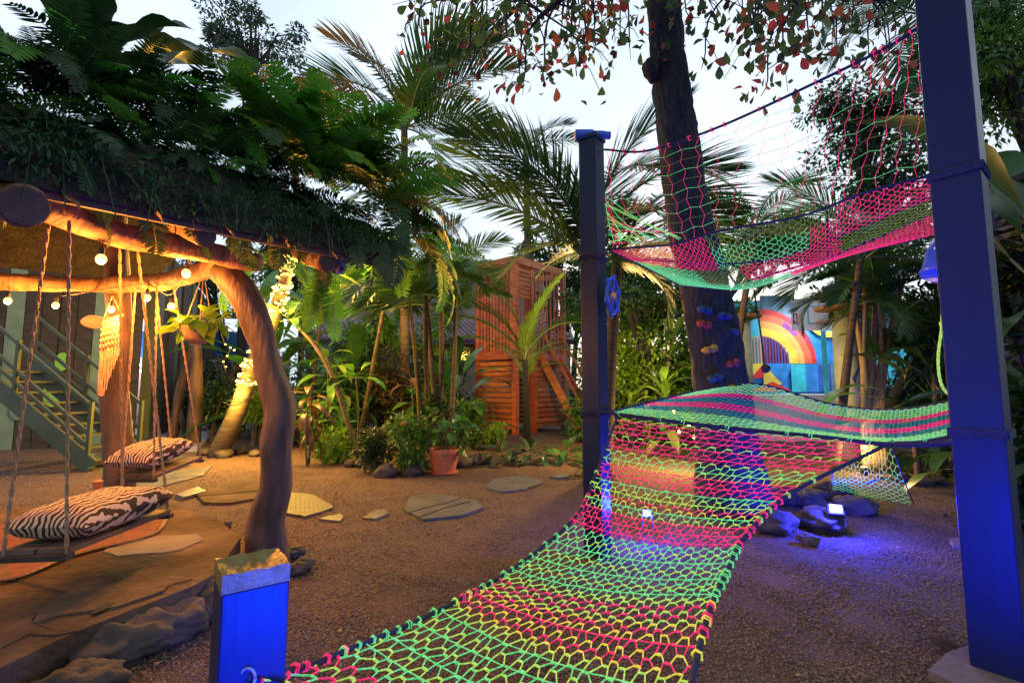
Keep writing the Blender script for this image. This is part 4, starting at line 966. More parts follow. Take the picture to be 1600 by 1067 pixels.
for i, (px, py, d, n, l0, l1, ms, el, lab) in enumerate((
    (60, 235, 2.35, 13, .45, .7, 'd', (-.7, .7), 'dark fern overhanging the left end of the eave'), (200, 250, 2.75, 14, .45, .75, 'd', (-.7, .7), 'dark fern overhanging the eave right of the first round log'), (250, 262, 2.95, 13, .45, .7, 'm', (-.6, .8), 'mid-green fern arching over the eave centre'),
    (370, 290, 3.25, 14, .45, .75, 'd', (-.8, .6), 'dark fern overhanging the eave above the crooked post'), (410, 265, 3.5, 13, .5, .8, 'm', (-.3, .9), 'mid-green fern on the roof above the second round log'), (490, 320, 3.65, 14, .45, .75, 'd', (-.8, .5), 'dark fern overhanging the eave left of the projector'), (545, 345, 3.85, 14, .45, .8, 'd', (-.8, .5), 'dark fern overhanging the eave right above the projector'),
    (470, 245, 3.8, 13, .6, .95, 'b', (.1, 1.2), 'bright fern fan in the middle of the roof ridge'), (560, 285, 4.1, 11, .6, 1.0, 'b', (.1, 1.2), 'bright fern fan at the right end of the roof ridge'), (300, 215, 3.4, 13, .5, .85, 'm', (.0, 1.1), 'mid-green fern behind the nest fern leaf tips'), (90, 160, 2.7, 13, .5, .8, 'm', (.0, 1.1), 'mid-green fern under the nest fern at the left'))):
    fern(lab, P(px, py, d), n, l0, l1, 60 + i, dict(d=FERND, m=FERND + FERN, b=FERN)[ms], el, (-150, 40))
nf = thing('nest_fern', 'huge dark broad-leaved nest fern leaning over the roof at top left', 'fern', P(150, 130, 3.3))
for az, el, s in ((-8, 32, 1.15), (20, 40, 1.2), (-25, 55, .9), (-60, 45, .8), (-120, 70, .9), (60, 35, 1.1), (-2, 12, .7)): place('leaf', NEST[abs(az) % 2], nf, P(150, 130, 3.3), aim(RAD(az), RAD(el), .5), s)

# projector at the roof corner
c = P(520, 414, 3.75); t = thing('projector', 'small boxy grey projector lamp hung below the roof corner', 'projector', c)
R = (V(.8, -.55, -.35)).normalized().to_track_quat('X', 'Z').to_matrix(); bx = lambda q: c + R @ V(*q)
MB().box(bx((0, 0, 0)), (.16, .13, .11), R).build('housing', mt['greymetal'], t).modifiers.new('b', 'BEVEL').width = .008
MB().box(bx((-.085, 0, 0)), (.03, .14, .12), R).build('rear_plate', mt['sand'], t)
MB().lathe([(.036, 0), (.038, .04), (.03, .045)], bx((.08, 0, -.01)), 16, R @ Matrix.Rotation(math.pi / 2, 3, 'Y')).build('lens_ring', mt['greymetal'], t, smooth=True)
MB().lathe([(.028, 0), (.001, .012)], bx((.122, 0, -.01)), 16, R @ Matrix.Rotation(math.pi / 2, 3, 'Y')).build('lens', mt['lens'], t, smooth=True)
MB().bar(bx((-.09, 0, .02)), P(470, 385, 3.75), .08, .02).build('arm', mt['fascia'], t)

# bulbs
def bulb(label, px, py, d, energy, drop=.10, r=.026):
    c = P(px, py, d); t = thing('light_bulb', label, 'light bulb', c, 'bulbs strung under the pavilion')
    MB().blob(c, (r, r, r * 1.15), 1, 10, 8, 0).build('glass_globe', mt['bulb'], t, smooth=True)
    MB().lathe([(.013, 0), (.015, .03), (.008, .05)], c + V(0, 0, r), 10).build('socket', mt['socket'], t); MB().tube([c + V(0, 0, r + .04), c + V(.003, 0, r + drop)], .003, 4).build('cord', mt['cable'], t)
    l = bpy.data.lights.new('bulb_light', 'POINT'); l.energy = energy; l.color = (1, .33, .05); l.shadow_soft_size = .03
    o = bpy.data.objects.new('bulb_light', l); COL.objects.link(o); o.parent = t; o.location = (0, 0, -.055)
BE = 42
bulb('glowing bulb nearest the camera, under the first log beam', 158, 405, 2.65, BE)
bulb('glowing bulb under the beam just left of the crooked post', 291, 427, 3.15, BE, .12)
bulb('glowing bulb at the left picture edge', 12, 470, 3.9, BE)
bulb('small glowing bulb left of the front swing ropes, over the stair', 87, 477, 4.3, BE)
bulb('glowing bulb above the macrame hanging', 174, 483, 4.1, BE)
bulb('glowing bulb right of the centre post', 230, 465, 4.0, BE)
bulb('glowing bulb beside the hanging plant basket', 268, 478, 3.9, BE)
cb = MB(); cb.tube(smooth_curve([P(-20, 428, 3.95), P(60, 440, 4.2), P(90, 462, 4.3), P(174, 450, 4.15), P(230, 445, 4.0), P(268, 460, 3.9), P(300, 405, 3.3)], 40), .004, 4)
tag(cb.build('light_cable', mt['cable'], origin=P(90, 462, 4.3)), 'black cable linking the bulbs along the back beam', 'cable')
t = thing('paper_lantern', 'orange glowing round lantern behind the macrame hanging', 'lantern', P(147, 503, 5.2)); MB().blob(P(147, 503, 5.2), (.11, .11, .07), 2, 14, 8, .05).build('shade', mt['shade'], t, smooth=True); MB().tube([P(147, 492, 5.2), P(150, 455, 5.2)], .004, 4).build('cord', mt['cable'], t)
t = thing('macrame_hanging', 'fringed beige macrame hanging on the centre post', 'macrame', P(182, 560, 4.25)); rg = random.Random(6)
a0, a1 = P(161, 500, 4.25), P(190, 492, 4.2); MB().tube([a0 - V(.02, 0, 0), a1 + V(.02, 0, 0)], .008, 6).build('rod', mt['logwood'], t)
for i in range(26):
    u = i / 25; a = lerp(a0, a1, u); l = lerp(.55, 1.0, 1 - abs(u - .35)) * .78 * (1 - .35 * u); MB().tube([a + V(0, rg.uniform(-.008, .008), -l * k / 6) + V(rg.uniform(-.004, .004), 0, 0) for k in range(7)], .0042, 4).build('strand', mt['macrame'], t)
for k in range(5): MB().tube([lerp(a0, a1, i / 12) + V(0, -.012, -.03 - .05 * k - .02 * (i % 2)) for i in range(13)], .005, 4).build('knot_row', mt['macrame'], t)
for u in (0, 1): MB().tube([lerp(a0, a1, u), P(176, 462, 4.2)], .004, 4).build('hanger', mt['macrame'], t)

# swings
def twist_rope(p, q, r, parent, name='rope'):
    p, q = Vector(p), Vector(q); n = max(12, int((q - p).length / .022)); d = (q - p).normalized(); s = d.cross(V(0, 1, 0)).normalized(); u = s.cross(d); mb = MB()
    for k in range(2): mb.tube([p.lerp(q, i / n) + (s * math.cos(i * .9 + k * 3.14) + u * math.sin(i * .9 + k * 3.14)) * r * .5 for i in range(n + 1)], r * .62, 5, cap=False)
    return mb.build(name, mt['rope'], parent, smooth=True)
def cushion(label, c, ax, ay, az, L, W, H, seed):
    n, m = 26, 16; vs = []; fs = []
    for side in (1, -1):
        for j in range(m + 1):
            for i in range(n + 1):
                x, y = i / n * 2 - 1, j / m * 2 - 1; e = (1 - x**4) ** .5 * (1 - y**4) ** .5 if abs(x) < 1 and abs(y) < 1 else 0
                pin = 1 - .06 * (1 - x * x) * abs(y) ** 6 - .06 * (1 - y * y) * abs(x) ** 6
                z = side * H * .5 * e * (1 + .18 * mnoise.noise(V(x * 2, y * 2, seed))) + .012 * mnoise.noise(V(x * 5, y * 5, seed + 3)) * e
                vs.append(tuple(c + ax * (x * L / 2 * pin) + ay * (y * W / 2 * pin) + az * z))
    o2 = (n + 1) * (m + 1)
    for j in range(m):
        for i in range(n): a = j * (n + 1) + i; fs += [(a, a + 1, a + n + 2, a + n + 1), (o2 + a, o2 + a + n + 1, o2 + a + n + 2, o2 + a + 1)]
    ob = MB().add(vs, fs).build('zebra_cushion', mt['zebra'], origin=c, smooth=True); return tag(ob, label, 'cushion', 'zebra cushions on the swings')
def swing(label, clabel, ends, tops, hc, W, L, H, seed, tilt):
    (a, b) = ends; ax = (b - a).normalized(); ay = V(-ax.y, ax.x, 0).normalized(); az = ax.cross(ay); mid = (a + b) / 2
    t = thing('plank_swing', label, 'swing', mid, 'plank swings')
    for k in (-1, 1): MB().bar(a + ay * k * W * .25, b + ay * k * W * .25, W * .46, .025).build('seat_plank', mt['fascia'], t)
    for e in (a, b): MB().bar(e - ay * W * .5, e + ay * W * .5, .05, .025, (0, 0, 1)).build('cross_bar', mt['darkwood'], t).location.z -= .026
    i = 0
    for e in (a, b):
        for k in (-1, 1): q = e + ay * k * W * .44; twist_rope(q + V(0, 0, -.02), tops[i], .0085, t); i += 1
    cushion(clabel, mid + az * (H * .5 + .018) + hc, (ax + az * tilt).normalized(), ay, (az - ax * tilt).normalized(), L, W * 1.25, H, seed)
a = P(55, 862, 2.30); b = P(228, 800, 3.10)
swing('front plank swing over the orange rug on four twisted ropes', 'front zebra-striped cushion lying on the near swing', (a, b), [P(108, 345, 2.42), P(76, 352, 2.45), P(213, 375, 2.95), P(187, 370, 2.9)], V(.0, .0, 0), .30, .76, .17, 1, .02)
a = P(215, 745, 3.95); b = P(292, 715, 4.5)
swing('rear plank swing beside the slate paving on four thin ropes', 'rear zebra-striped cushion lying tilted on the far swing', (a, b), [P(245, 440, 3.95), P(212, 445, 4.1), P(270, 435, 4.0), P(243, 440, 4.15)], V(-.10, 0, .02), .30, .56, .17, 2, .03)

# hanging basket
c = P(310, 520, 4.2); t = thing('hanging_basket', 'hanging coir basket with lime trailing leaves beside the crooked post', 'hanging plant', c)
MB().lathe([(.04, -.10), (.11, -.05), (.13, .03), (.135, .05)], c, 14).build('basket', mt['drybrown'], t, smooth=True); rg = random.Random(3)
for i in range(46):
    a = rg.random() * 6.28; rr = rg.uniform(.02, .15); place('leaf', POTHY[i % 2], t, c + V(rr * math.cos(a), rr * math.sin(a), .05 + rg.uniform(-.02, .10)), aim(a + rg.uniform(-.6, .6), rg.uniform(-.8, .9), rg.uniform(-.5, .5)), rg.uniform(.7, 1.1))
for i in range(3): MB().tube([c + V(.12 * math.cos(i * 2.1), .12 * math.sin(i * 2.1), .05), P(318, 425, 4.0)], .004, 4).build('hanger', mt['rope'], t)

# ================================================================== GREEN STAIR
def stair():
    b = G(135, 735); t = thing('green_stair', 'olive green metal stair with railing at the left edge', 'stair', b); g = mt['stairgreen']
    p0 = V(b.x, b.y, 0); D = V(-1, .12, 0).normalized(); W_ = V(.1, 1, 0).normalized(); rise, run, n = .165, .235, 9; wd = .85
    for k, s in enumerate((0, 1)):
        q = p0 + W_ * wd * s; MB().bar(q + V(0, 0, .04) + D * -.1, q + D * run * n + V(0, 0, rise * n + .04), .05, .24).build('stringer', g, t)
        for i, u in enumerate((.0, .62) if s == 0 else (.0, .5, 1)):
            e = q + D * run * n * u + V(0, 0, rise * n * u); MB().bar(e, e + V(0, 0, .98), .05, .05, (0, 1, 0)).build('railing_post', g, t)
        for h in (.34, .52, .92): MB().bar(q + V(0, 0, h), q + D * run * n + V(0, 0, rise * n + h), .035, .045).build('rail', g, t)
    for i in range(n):
        q = p0 + D * run * (i + .5) + V(0, 0, rise * (i + .75)) + W_ * wd / 2; MB().box(q, (.25, wd - .06, .03), rz=math.atan2(D.y, D.x)).build('tread', g if i % 2 else mt['stairgreen'], t)
stair()
t = thing('driftwood_trunks', 'pair of weathered upright trunks beyond the rear swing', 'tree stump', G(290, 692)); g = G(290, 692)
for k, (a, b, r) in enumerate((((300, 695), (306, 540), .15), ((268, 690), (302, 535), .12), ((285, 690), (280, 640), .08))):
    p = G(*a); q = P(b[0], b[1], p.y); c = smooth_curve([p - V(0, 0, .05), lerp(p, q, .5) + V(.05 * (-1) ** k, 0, 0), q], 12); MB().tube(c, np.linspace(r, r * .65, 12), 12, lump=.15, seed=k).build('trunk', mt['trunkwood'], t, smooth=True)

# ================================================================== GARLAND TRUNK
def garland():
    tp = [G(338, 712), P(372, 640, 8.3), P(396, 570, 8.2), P(425, 500, 8.1), P(450, 420, 8.0), P(462, 370, 8.0)]
    t = thing('leaning_trunk', 'leaning slim trunk wrapped in a warm light garland', 'tree', tp[0]); c = smooth_curve(tp, 60)
    MB().tube(c, np.linspace(.17, .06, 60), 9, lump=.08).build('trunk', mt['palmtrunk'], t, smooth=True)
    s = thing('light_garland', 'warm white light garland wound round the leaning trunk', 'string lights', tp[2]); rg = random.Random(4); cab = []
    leds = MB().blob((0, 0, 0), (.026, .026, .02), 1, 6, 4, 0).mesh('led', mt['led'], smooth=True); k = 0
    for i in range(560):
        u = i / 559; x = (.20 + .78 * u) * 58.9; q = int(x); p = c[q].lerp(c[q + 1], x - q); rr = lerp(.17, .06, x / 59) + .03; a = i * .37
        w_ = p + V(rr * math.cos(a), rr * math.sin(a) , .05 * math.sin(i * .11) + rg.uniform(-.035, .035)); cab.append(w_)
        yy = lerp(1, 0, u)
        dense = (.14 < u < .36) or u > .52
        if math.sin(a) < .25 and dense and rg.random() < .95: place('led', leds, s, w_, None, rg.uniform(.6, 1.25)); k += 1
    MB().tube(cab, .006, 4).build('wire', mt['cable'], s)
    for u, e in ((.28, 330), (.62, 480), (.90, 900)):
        x = u * 59; p = c[int(x)]; l = bpy.data.lights.new('garland_light', 'POINT'); l.energy = e; l.color = (1, .50, .06); l.shadow_soft_size = .2
        o = bpy.data.objects.new('garland_light', l); COL.objects.link(o); o.parent = s; o.location = p + (V(0, -.42, 0) if u < .85 else V(.45, .35, -.2)) - tp[2]
    t2 = thing('light_garland', 'small cluster of garland lights left of the wound trunk', 'string lights', P(352, 545, 8.8))
    for i, (a, b) in enumerate(((352, 538), (360, 543), (355, 556), (349, 565), (353, 573), (366, 547))): place('led', leds, t2, P(a, b, 8.8), None, .8)
    MB().tube(smooth_curve([P(345, 520, 8.8), P(352, 538, 8.8), P(360, 543, 8.8), P(355, 556, 8.8), P(349, 565, 8.8), P(353, 580, 8.8)], 16), .006, 4).build('wire', mt['cable'], t2)
garland()

# ================================================================== WOODEN TOWER
def tower():
    Nn = V(.09, 12.3, 0); La = V(-.75, .66, 0).normalized(); Rb = V(.66, .75, 0).normalized(); LL, LR = 1.32, 2.1
    t = thing('wooden_tower', 'red-brown slatted timber play tower with a steep stair', 'play tower', Nn); z1, zt = 2.0, 4.55; m = mt['towerwood']
    def at(a, b, z): return Nn + La * a + Rb * b + V(0, 0, z)
    for a, b in ((0, 0), (LL, 0), (0, LR), (LL, LR), (0, .62)):
        MB().bar(at(a, b, 0), at(a, b, zt), .13, .13, La).build('corner_post', m, t)
    def beam(p, q, h=.16, w_=.06): MB().bar(p, q, w_, h).build('beam', m, t)
    o = .075
    for z in (z1, zt - .08): 
        beam(at(0, -o, z), at(LL, -o, z), .2); beam(at(-o, 0, z), at(-o, LR, z), .2); beam(at(0, LR + o, z), at(LL, LR + o, z)); beam(at(LL + o, 0, z), at(LL + o, LR, z))
    for i in range(12):                      # deck boards
        b = lerp(.08, LR - .08, i / 11); MB().bar(at(.02, b, z1 + .09), at(LL - .02, b, z1 + .09), .15, .03).build('deck_board', m, t)
    for i in range(10):                      # upright slats of the left face
        a = lerp(.13, LL - .13, i / 9); MB().bar(at(a, -.02, z1 + .1), at(a, -.02, zt - .16), .07, .03, Rb).build('slat', m, t)
    for i in range(13): MB().bar(at(.06, -.03, .18 + i * .135), at(LL - .06, -.03, .18 + i * .135), .03, .10).build('slat', m, t)
    for i in range(8): MB().bar(at(-.03, .06, 3.55 + i * .115), at(-.03, .58, 3.55 + i * .115), .03, .085).build('slat', m, t)
    for i in range(8): b = lerp(.80, LR - .12, i / 7); MB().bar(at(-.02, b, z1 + .1), at(-.02, b, zt - .16), .05, .03, La).build('slat', m, t)
    for i in range(13): MB().bar(at(-.03, .78, .18 + i * .135), at(-.03, LR - .05, .18 + i * .135), .03, .10).build('slat', m, t)
    for i in range(13): MB().bar(at(LL + .03, .06, .18 + i * .135), at(LL + .03, LR - .06, .18 + i * .135), .03, .10).build('slat', m, t)
    for i in range(13): MB().bar(at(.06, LR + .03, .18 + i * .135), at(LL - .06, LR + .03, .18 + i * .135), .03, .10).build('slat', m, t)
    for i in range(12): b = lerp(.15, LR - .15, i / 11); MB().bar(at(LL + .02, b, z1 + .1), at(LL + .02, b, zt - .16), .06, .03, La).build('slat', m, t)
    MB().bar(at(-.04, .70, 0), at(-.04, .70, 1.9), .10, .14, La).build('door_post', m, t)
    Oo = V(.75, -.66, 0).normalized()
    for b in (.95, 1.75):
        p, q = at(-.1, b, 1.98), at(-.1, b, .0) + Oo * 1.25; MB().bar(p, q, .05, .20).build('stringer', m, t)
        MB().bar(p + V(0, 0, .75), q + V(0, 0, .75), .05, .06).build('handrail', m, t); MB().bar(q + V(0, 0, .05) - Oo * .1, q + V(0, 0, .85) - Oo * .1, .05, .05, Oo).build('baluster', m, t)
    for i in range(8):
        u = (i + .6) / 8.4; c = lerp(at(-.1, 1.35, 1.98), at(-.1, 1.35, 0) + Oo * 1.25, u); MB().bar(c - Rb * .38, c + Rb * .38, .17, .035).build('tread', m, t)
tower()
def warm_string(label, pts, e, n=5):
    t = thing('light_garland', label, 'string lights', pts[0], 'garden light strings'); leds = MB().blob((0, 0, 0), (.028, .028, .028), 1, 8, 6, 0).mesh('led', mt['bulb'], smooth=True)
    c = smooth_curve(pts, 24); MB().tube(c, .005, 4).build('wire', mt['cable'], t)
    for p in pts: place('led', leds, t, p + V(0, -.02, -.02), None, random.uniform(.8, 1.4))
    l = bpy.data.lights.new('string_light', 'POINT'); l.energy = e; l.color = (1, .55, .16); l.shadow_soft_size = .12; p = pts[len(pts) // 2] + V(0, -.25, .0)
    o = bpy.data.objects.new('string_light', l); COL.objects.link(o); o.parent = t; o.location = p - Vector(pts[0])
warm_string('short string of warm bulbs hanging just right of the left tall post', [P(962, 480, 8.0), P(960, 510, 8.0), P(957, 521, 8.0), P(955, 533, 8.0), P(954, 552, 8.0), P(950, 568, 8.0)], 420)
warm_string('warm bulbs seen through the pink top of the ramp', [P(1052, 640, 7.2), P(1076, 660, 7.2), P(1060, 672, 7.2), P(1084, 680, 7.2)], 120)

# ================================================================== ALMOND TREE
def almond():
    t = thing('almond_tree', 'big dark almond tree with red and green leaves rising through the nets', 'tree', TR)
    px = [(1138, 720, .34), (1132, 640, .30), (1122, 560, .27), (1100, 450, .245), (1075, 330, .225), (1058, 200, .205), (1042, 90, .19), (1036, 0, .185), (1028, -140, .17)]
    pts = [P(a, b, 4.85) for a, b, r in px]; pts.insert(0, V(pts[0].x + .03, pts[0].y, -.05)); rad = [.40] + [r * .93 for _, _, r in px]
    c = smooth_curve(pts, 150); roughen(MB().tube(c, np.interp(np.linspace(0, 9, 150), range(10), rad), 56, lump=.07, seed=8).build('trunk', mt['bark'], t, smooth=True), .020, 11, .45)
    q = P(1018, 108, 4.75); k_ = MB().blob(q, (.09, .09, .12), 4).build('burl', mt['bark'], t, smooth=True)
    rg = random.Random(77); top = c[-1]; br = MB(); twig = MB(); leaves = []
    def leafcluster(p, n):
        for _ in range(n): leaves.append((p + V(rg.gauss(0, .10), rg.gauss(0, .10), rg.gauss(-.03, .10)), rg.random() * 6.28, rg.uniform(-1.4, .2), rg.uniform(.07, .125)))
    def limb(pts_, r0, nt, spread, lenr, dens=4):
        cc = smooth_curve(pts_, 20); br.tube(cc, np.linspace(r0, r0 * .25, 20), 7, lump=.06, seed=rg.randrange(99))
        for i in range(nt):
            a = cc[rg.randrange(4, 20)]; d = V(rg.uniform(-1, 1), rg.uniform(-1, 1), 0).normalized() * rg.uniform(.15, spread); l = rg.uniform(*lenr)
            e = a + d + V(0, 0, -l); m = lerp(a, e, .5) + V(d.x * .35, d.y * .35, .10); tw = smooth_curve([a, m, e, e + V(rg.uniform(-.12, .12), rg.uniform(-.1, .1), -.08)], 9)
            twig.tube(tw, np.linspace(.011, .004, 9), 4, cap=False)
            for k in range(dens): leafcluster(tw[rg.randrange(3, 9)], rg.randrange(1, 4))
            for k in range(2):
                b = tw[rg.randrange(2, 7)]; e2 = b + V(rg.uniform(-.3, .3), rg.uniform(-.3, .3), rg.uniform(-.35, .0)); twig.tube([b, lerp(b, e2, .5) + V(0, 0, .04), e2], [.005, .004, .003], 3, cap=False); leafcluster(e2, rg.randrange(2, 5))
    D = 4.6
    limb([P(1040, -60, 4.85), P(940, -80, D), P(800, -40, D), P(690, 0, D)], .09, 20, .5, (.1, .75))
    limb([P(1040, -20, 4.85), P(960, -60, 4.2), P(900, -20, 3.9), P(840, 30, 3.8)], .07, 22, .5, (.05, .6))
    limb([P(1035, -60, 4.85), P(930, -120, 5.2), P(860, -40, 5.3), P(780, 40, 5.4)], .07, 20, .6, (.1, .9))
    limb([P(1050, -60, 4.85), P(1150, -90, D), P(1280, -40, 4.4), P(1380, 0, 4.2)], .09, 26, .5, (.05, .7), 5)
    limb([P(1045, -30, 4.85), P(1110, -60, 4.2), P(1190, -30, 3.9), P(1260, 10, 3.7)], .07, 22, .45, (.05, .6), 5)
    limb([P(1030, -120, 4.85), P(1000, -300, 3.8), P(900, -600, 2.6), V(.2, .6, 5.0)], .1, 40, .9, (.1, .6), 6)
    limb([P(1030, -120, 4.85), P(1200, -300, 4.2), P(1500, -500, 3.2), V(3.6, 1.2, 5.4)], .1, 40, 1.0, (.1, .6), 6)
    limb([P(1030, -120, 4.85), P(800, -300, 4.6), P(500, -420, 4.2), V(-2.6, 3.2, 6.0)], .1, 30, 1.0, (.1, .4), 5)
    limb([P(1030, -120, 4.85), P(1000, -260, 6), P(1050, -200, 7.5), P(1100, -60, 8.5)], .1, 20, 1.0, (.1, .6), 5)
    for i in range(1700):      # unseen extra crown overhead, added to cut the sky light
        x, y = rg.uniform(-7, 7), rg.uniform(-5, 6); z = 5.2 + .75 * max(0, y - .5) + rg.uniform(0, 1.6)
        if x > 1.2 and y < 5 and rg.random() < .62: continue  # added crown thinned on the right to let more sky light through
        for k in range(4): leaves.append((V(x + rg.gauss(0, .3), y + rg.gauss(0, .3), z + rg.gauss(0, .15)), rg.random() * 6.28, rg.uniform(-.9, .3), rg.uniform(.28, .42)))
    br.build('limb', mt['bark'], t, smooth=True); twig.build('twig', mt['bark'], t)['kind'] = 'stuff'
    def lm(mat, b):
        return blade_mesh('almond_leaf', 1.0, .62, b, .06, mat, 1, .06, .2, (.15, .45, .75, .98, 1, .75, .12), 0, 6)
    ML = [lm('almond_g', .5), lm('almond_g', 1.0), lm('almond_r', .7), lm('almond_r', 1.2)]
    def pxs(p):
        q = p[0] - V(0, 0, CAMZ); dd = q.y * CP + q.z * SP
        if dd < .5: return None
        x = 800 + F * q.x / dd; y = 533.5 - F * (q.z * CP - q.y * SP) / dd; return x, y, dd
    vis = []; rest = []
    for L_ in leaves:
        s = pxs(L_)
        if s and -20 < s[0] < 1620 and -25 < s[1] < 420: vis.append((-(L_[3] / s[2]), L_))
        else: rest.append(L_)
    vis.sort(key=lambda a: a[0]); near = [b for _, b in vis[:300]]; rest += [b for _, b in vis[300:]]
    for p, az, el, s in near: place('leaf', ML[(2 if rg.random() < .30 else 0) + rg.randrange(2)], t, p, aim(az, el, rg.uniform(-1, 1)), s)
    for mat, sh in (('almond_g', .7), ('almond_r', .3)):
        mb = MB(); vs = []; fs = []
        for p, az, el, s in rest:
            if (rg.random() < .30) != (mat == 'almond_r'): continue
            q = aim(az, el, rg.uniform(-1, 1)); b = len(vs)
            for x, y, z in ((0, 0, 0), (.45, -.2, .04), (.75, -.3, .02), (1, 0, -.15), (.75, .3, .02), (.45, .2, .04)): vs.append(tuple(p + q @ (V(x, y, z) * s)))
            fs += [(b, b+1, b+2, b+3), (b, b+3, b+4, b+5)]
        mb.add(vs, fs); o = mb.build('leaves', mt[mat], t); o['kind'] = 'stuff'
almond()
# climbing holds bolted to the trunk
for px, py, m, lab in ((1101, 484, 'bluehold', 'uppermost blue climbing hold on the trunk'), (1131, 494, 'bluehold', 'upper blue climbing hold at the right side of the trunk'), (1101, 507, 'redhold', 'upper red climbing hold on the trunk'),
        (1141, 518, 'bluehold', 'small blue climbing hold at the right rim of the trunk'), (1110, 546, 'yelhold', 'upper yellow climbing hold in the middle of the trunk'), (1144, 568, 'redhold', 'lower red climbing hold on the trunk'), (1118, 590, 'bluehold', 'lowest blue climbing hold on the trunk'), (1147, 607, 'yelhold', 'lowest yellow climbing hold just above the net')):
    tx = np.interp(py, [450, 560, 640], [1100, 1122, 1132]); dx_ = (px - tx) * 4.7 / F; c = P(px, py, 4.85 - math.sqrt(max(.006, .252 ** 2 - dx_ ** 2)) - .012); t = thing('climbing_hold', lab, 'climbing hold', c, 'climbing holds on the trunk'); mb = MB()
    for k in (-1, 1): mb.blob(c + V(k * .030, 0, .008 * k * (-1) ** px), (.042, .05, .038), px + k, 10, 8, .25)
    mb.build('grip', mt[m], t, smooth=True)
    for k in (-1, 1): MB().lathe([(.009, 0), (.009, .006)], c + V(k * .028, -.052, 0), 8, Matrix.Rotation(math.pi / 2, 3, 'X')).build('bolt', mt['cable'], t)

# ================================================================== PALMS
palm('royal_palm', 'tall palm with feathery crown against the sky left of centre', (-2.4, 11.0, 0), P(632, 200, 11.0), .11,
     [(174, 62, 3.2), (182, 44, 2.9), (150, 82, 3.2), (20, 80, 3.4), (4, 68, 3.4), (0, 52, 3.1), (-3, 30, 2.6), (-12, 5, 2.2), (-20, -20, 1.9), (186, 22, 2.2), (60, 66, 2.8), (-60, 45, 2.0), (-14, 84, 3.2), (192, 76, 3.0), (10, 74, 3.4)], PALM + PALMD[:1], 1)
palm('far_palm', 'bluish palm behind the ferns left of the tall palm', (-5.6, 14, 0), P(455, 190, 14), .14, [(180, 50, 2.4), (10, 60, 2.6), (0, 30, 2.4), (200, 10, 2.2), (-20, -10, 2.2), (40, 75, 2.4), (-70, 20, 2)], PALMB, 2)
palm('far_palm', 'pale bluish palm seen above the blue bottle', (.6, 16, 0), P(822, 235, 16), .14, [(180, 55, 2.2), (150, 80, 2.0), (20, 60, 2.2), (0, 25, 2.4), (190, 20, 2.4), (-10, -10, 2.2), (60, 80, 2)], PALMB, 3)
palm('coconut_palm', 'large coconut palm directly behind the bottle-topped post', (1.0, 6.3, 0), P(920, 410, 6.3), .09,
     [(178, 66, 2.6), (150, 82, 2.4), (176, 46, 2.5), (-4, 70, 2.6), (8, 54, 2.5), (2, 38, 2.2), (-12, 20, 1.9), (-60, 60, 1.5), (195, 75, 2.6), (30, 86, 2.6), (-8, 84, 2.6), (70, 70, 2.2), (170, 60, 2.4), (-20, 5, 1.6)], COCO, 4)
palm('coconut_palm', 'coconut palm leaning behind the almond trunk at the left', (1.25, 6.8, 0), P(965, 400, 6.8), .10,
     [(170, 75, 2.4), (5, 72, 2.6), (95, 88, 2.3), (185, 30, 1.8), (-10, 30, 1.6), (-20, 5, 1.5), (200, 5, 1.4), (20, 50, 2.2)], COCO, 5)
palm('young_palm', 'young coconut palm with arching fronds in front of the wooden tower', G(824, 690), P(820, 555, 9.6) , .075,
     [(176, 72, 2.0), (185, 52, 2.1), (175, 86, 1.9), (5, 58, 1.7), (-5, 30, 1.5), (-25, 80, 1.8), (-80, 60, 1.1), (160, 35, 1.5)], COCO[1:] + COCOY, 6, tmat='bark')
palm('young_palm', 'small yellow-lit palm sprouting at the foot of the tower', G(818, 684), P(823, 590, 10.2), .03, [(170, 70, 1.2), (10, 75, 1.2), (90, 88, 1.4), (-5, 45, 1.0), (190, 40, 1.0)], COCOY, 16)
palm('fan_palm', 'palm crown showing through the guard net right of the trunk', (3.6, 8.5, 0), P(1180, 360, 8.5), .07, [(170, 60, 1.6), (150, 80, 1.7), (20, 75, 1.8), (10, 50, 1.7), (0, 25, 1.6), (-15, 5, 1.5), (190, 25, 1.6), (-60, 60, 1.2)], COCO, 7)
palm('fan_palm', 'palm with wide spreading fronds beneath the pink right part of the upper deck', (4.7, 7.2, 0), P(1345, 400, 6.6), .06, [(175, 50, 1.7), (185, 20, 1.7), (195, -5, 1.6), (-5, 55, 1.7), (-10, 25, 1.6), (-15, 0, 1.5), (90, 80, 1.8), (-80, 30, 1.2), (160, 72, 1.7), (30, 70, 1.6)], COCO + PALM, 8)
palm('fan_palm', 'dark palm behind the top of the right-hand post', (5.6, 6.0, 0), P(1450, 20, 6.0), .1, [(180, 10, 1.6), (200, -25, 1.4), (170, 40, 1.6), (-10, 20, 1.6), (-100, 0, 1.4), (-130, -20, 1.4)], COCO, 9)
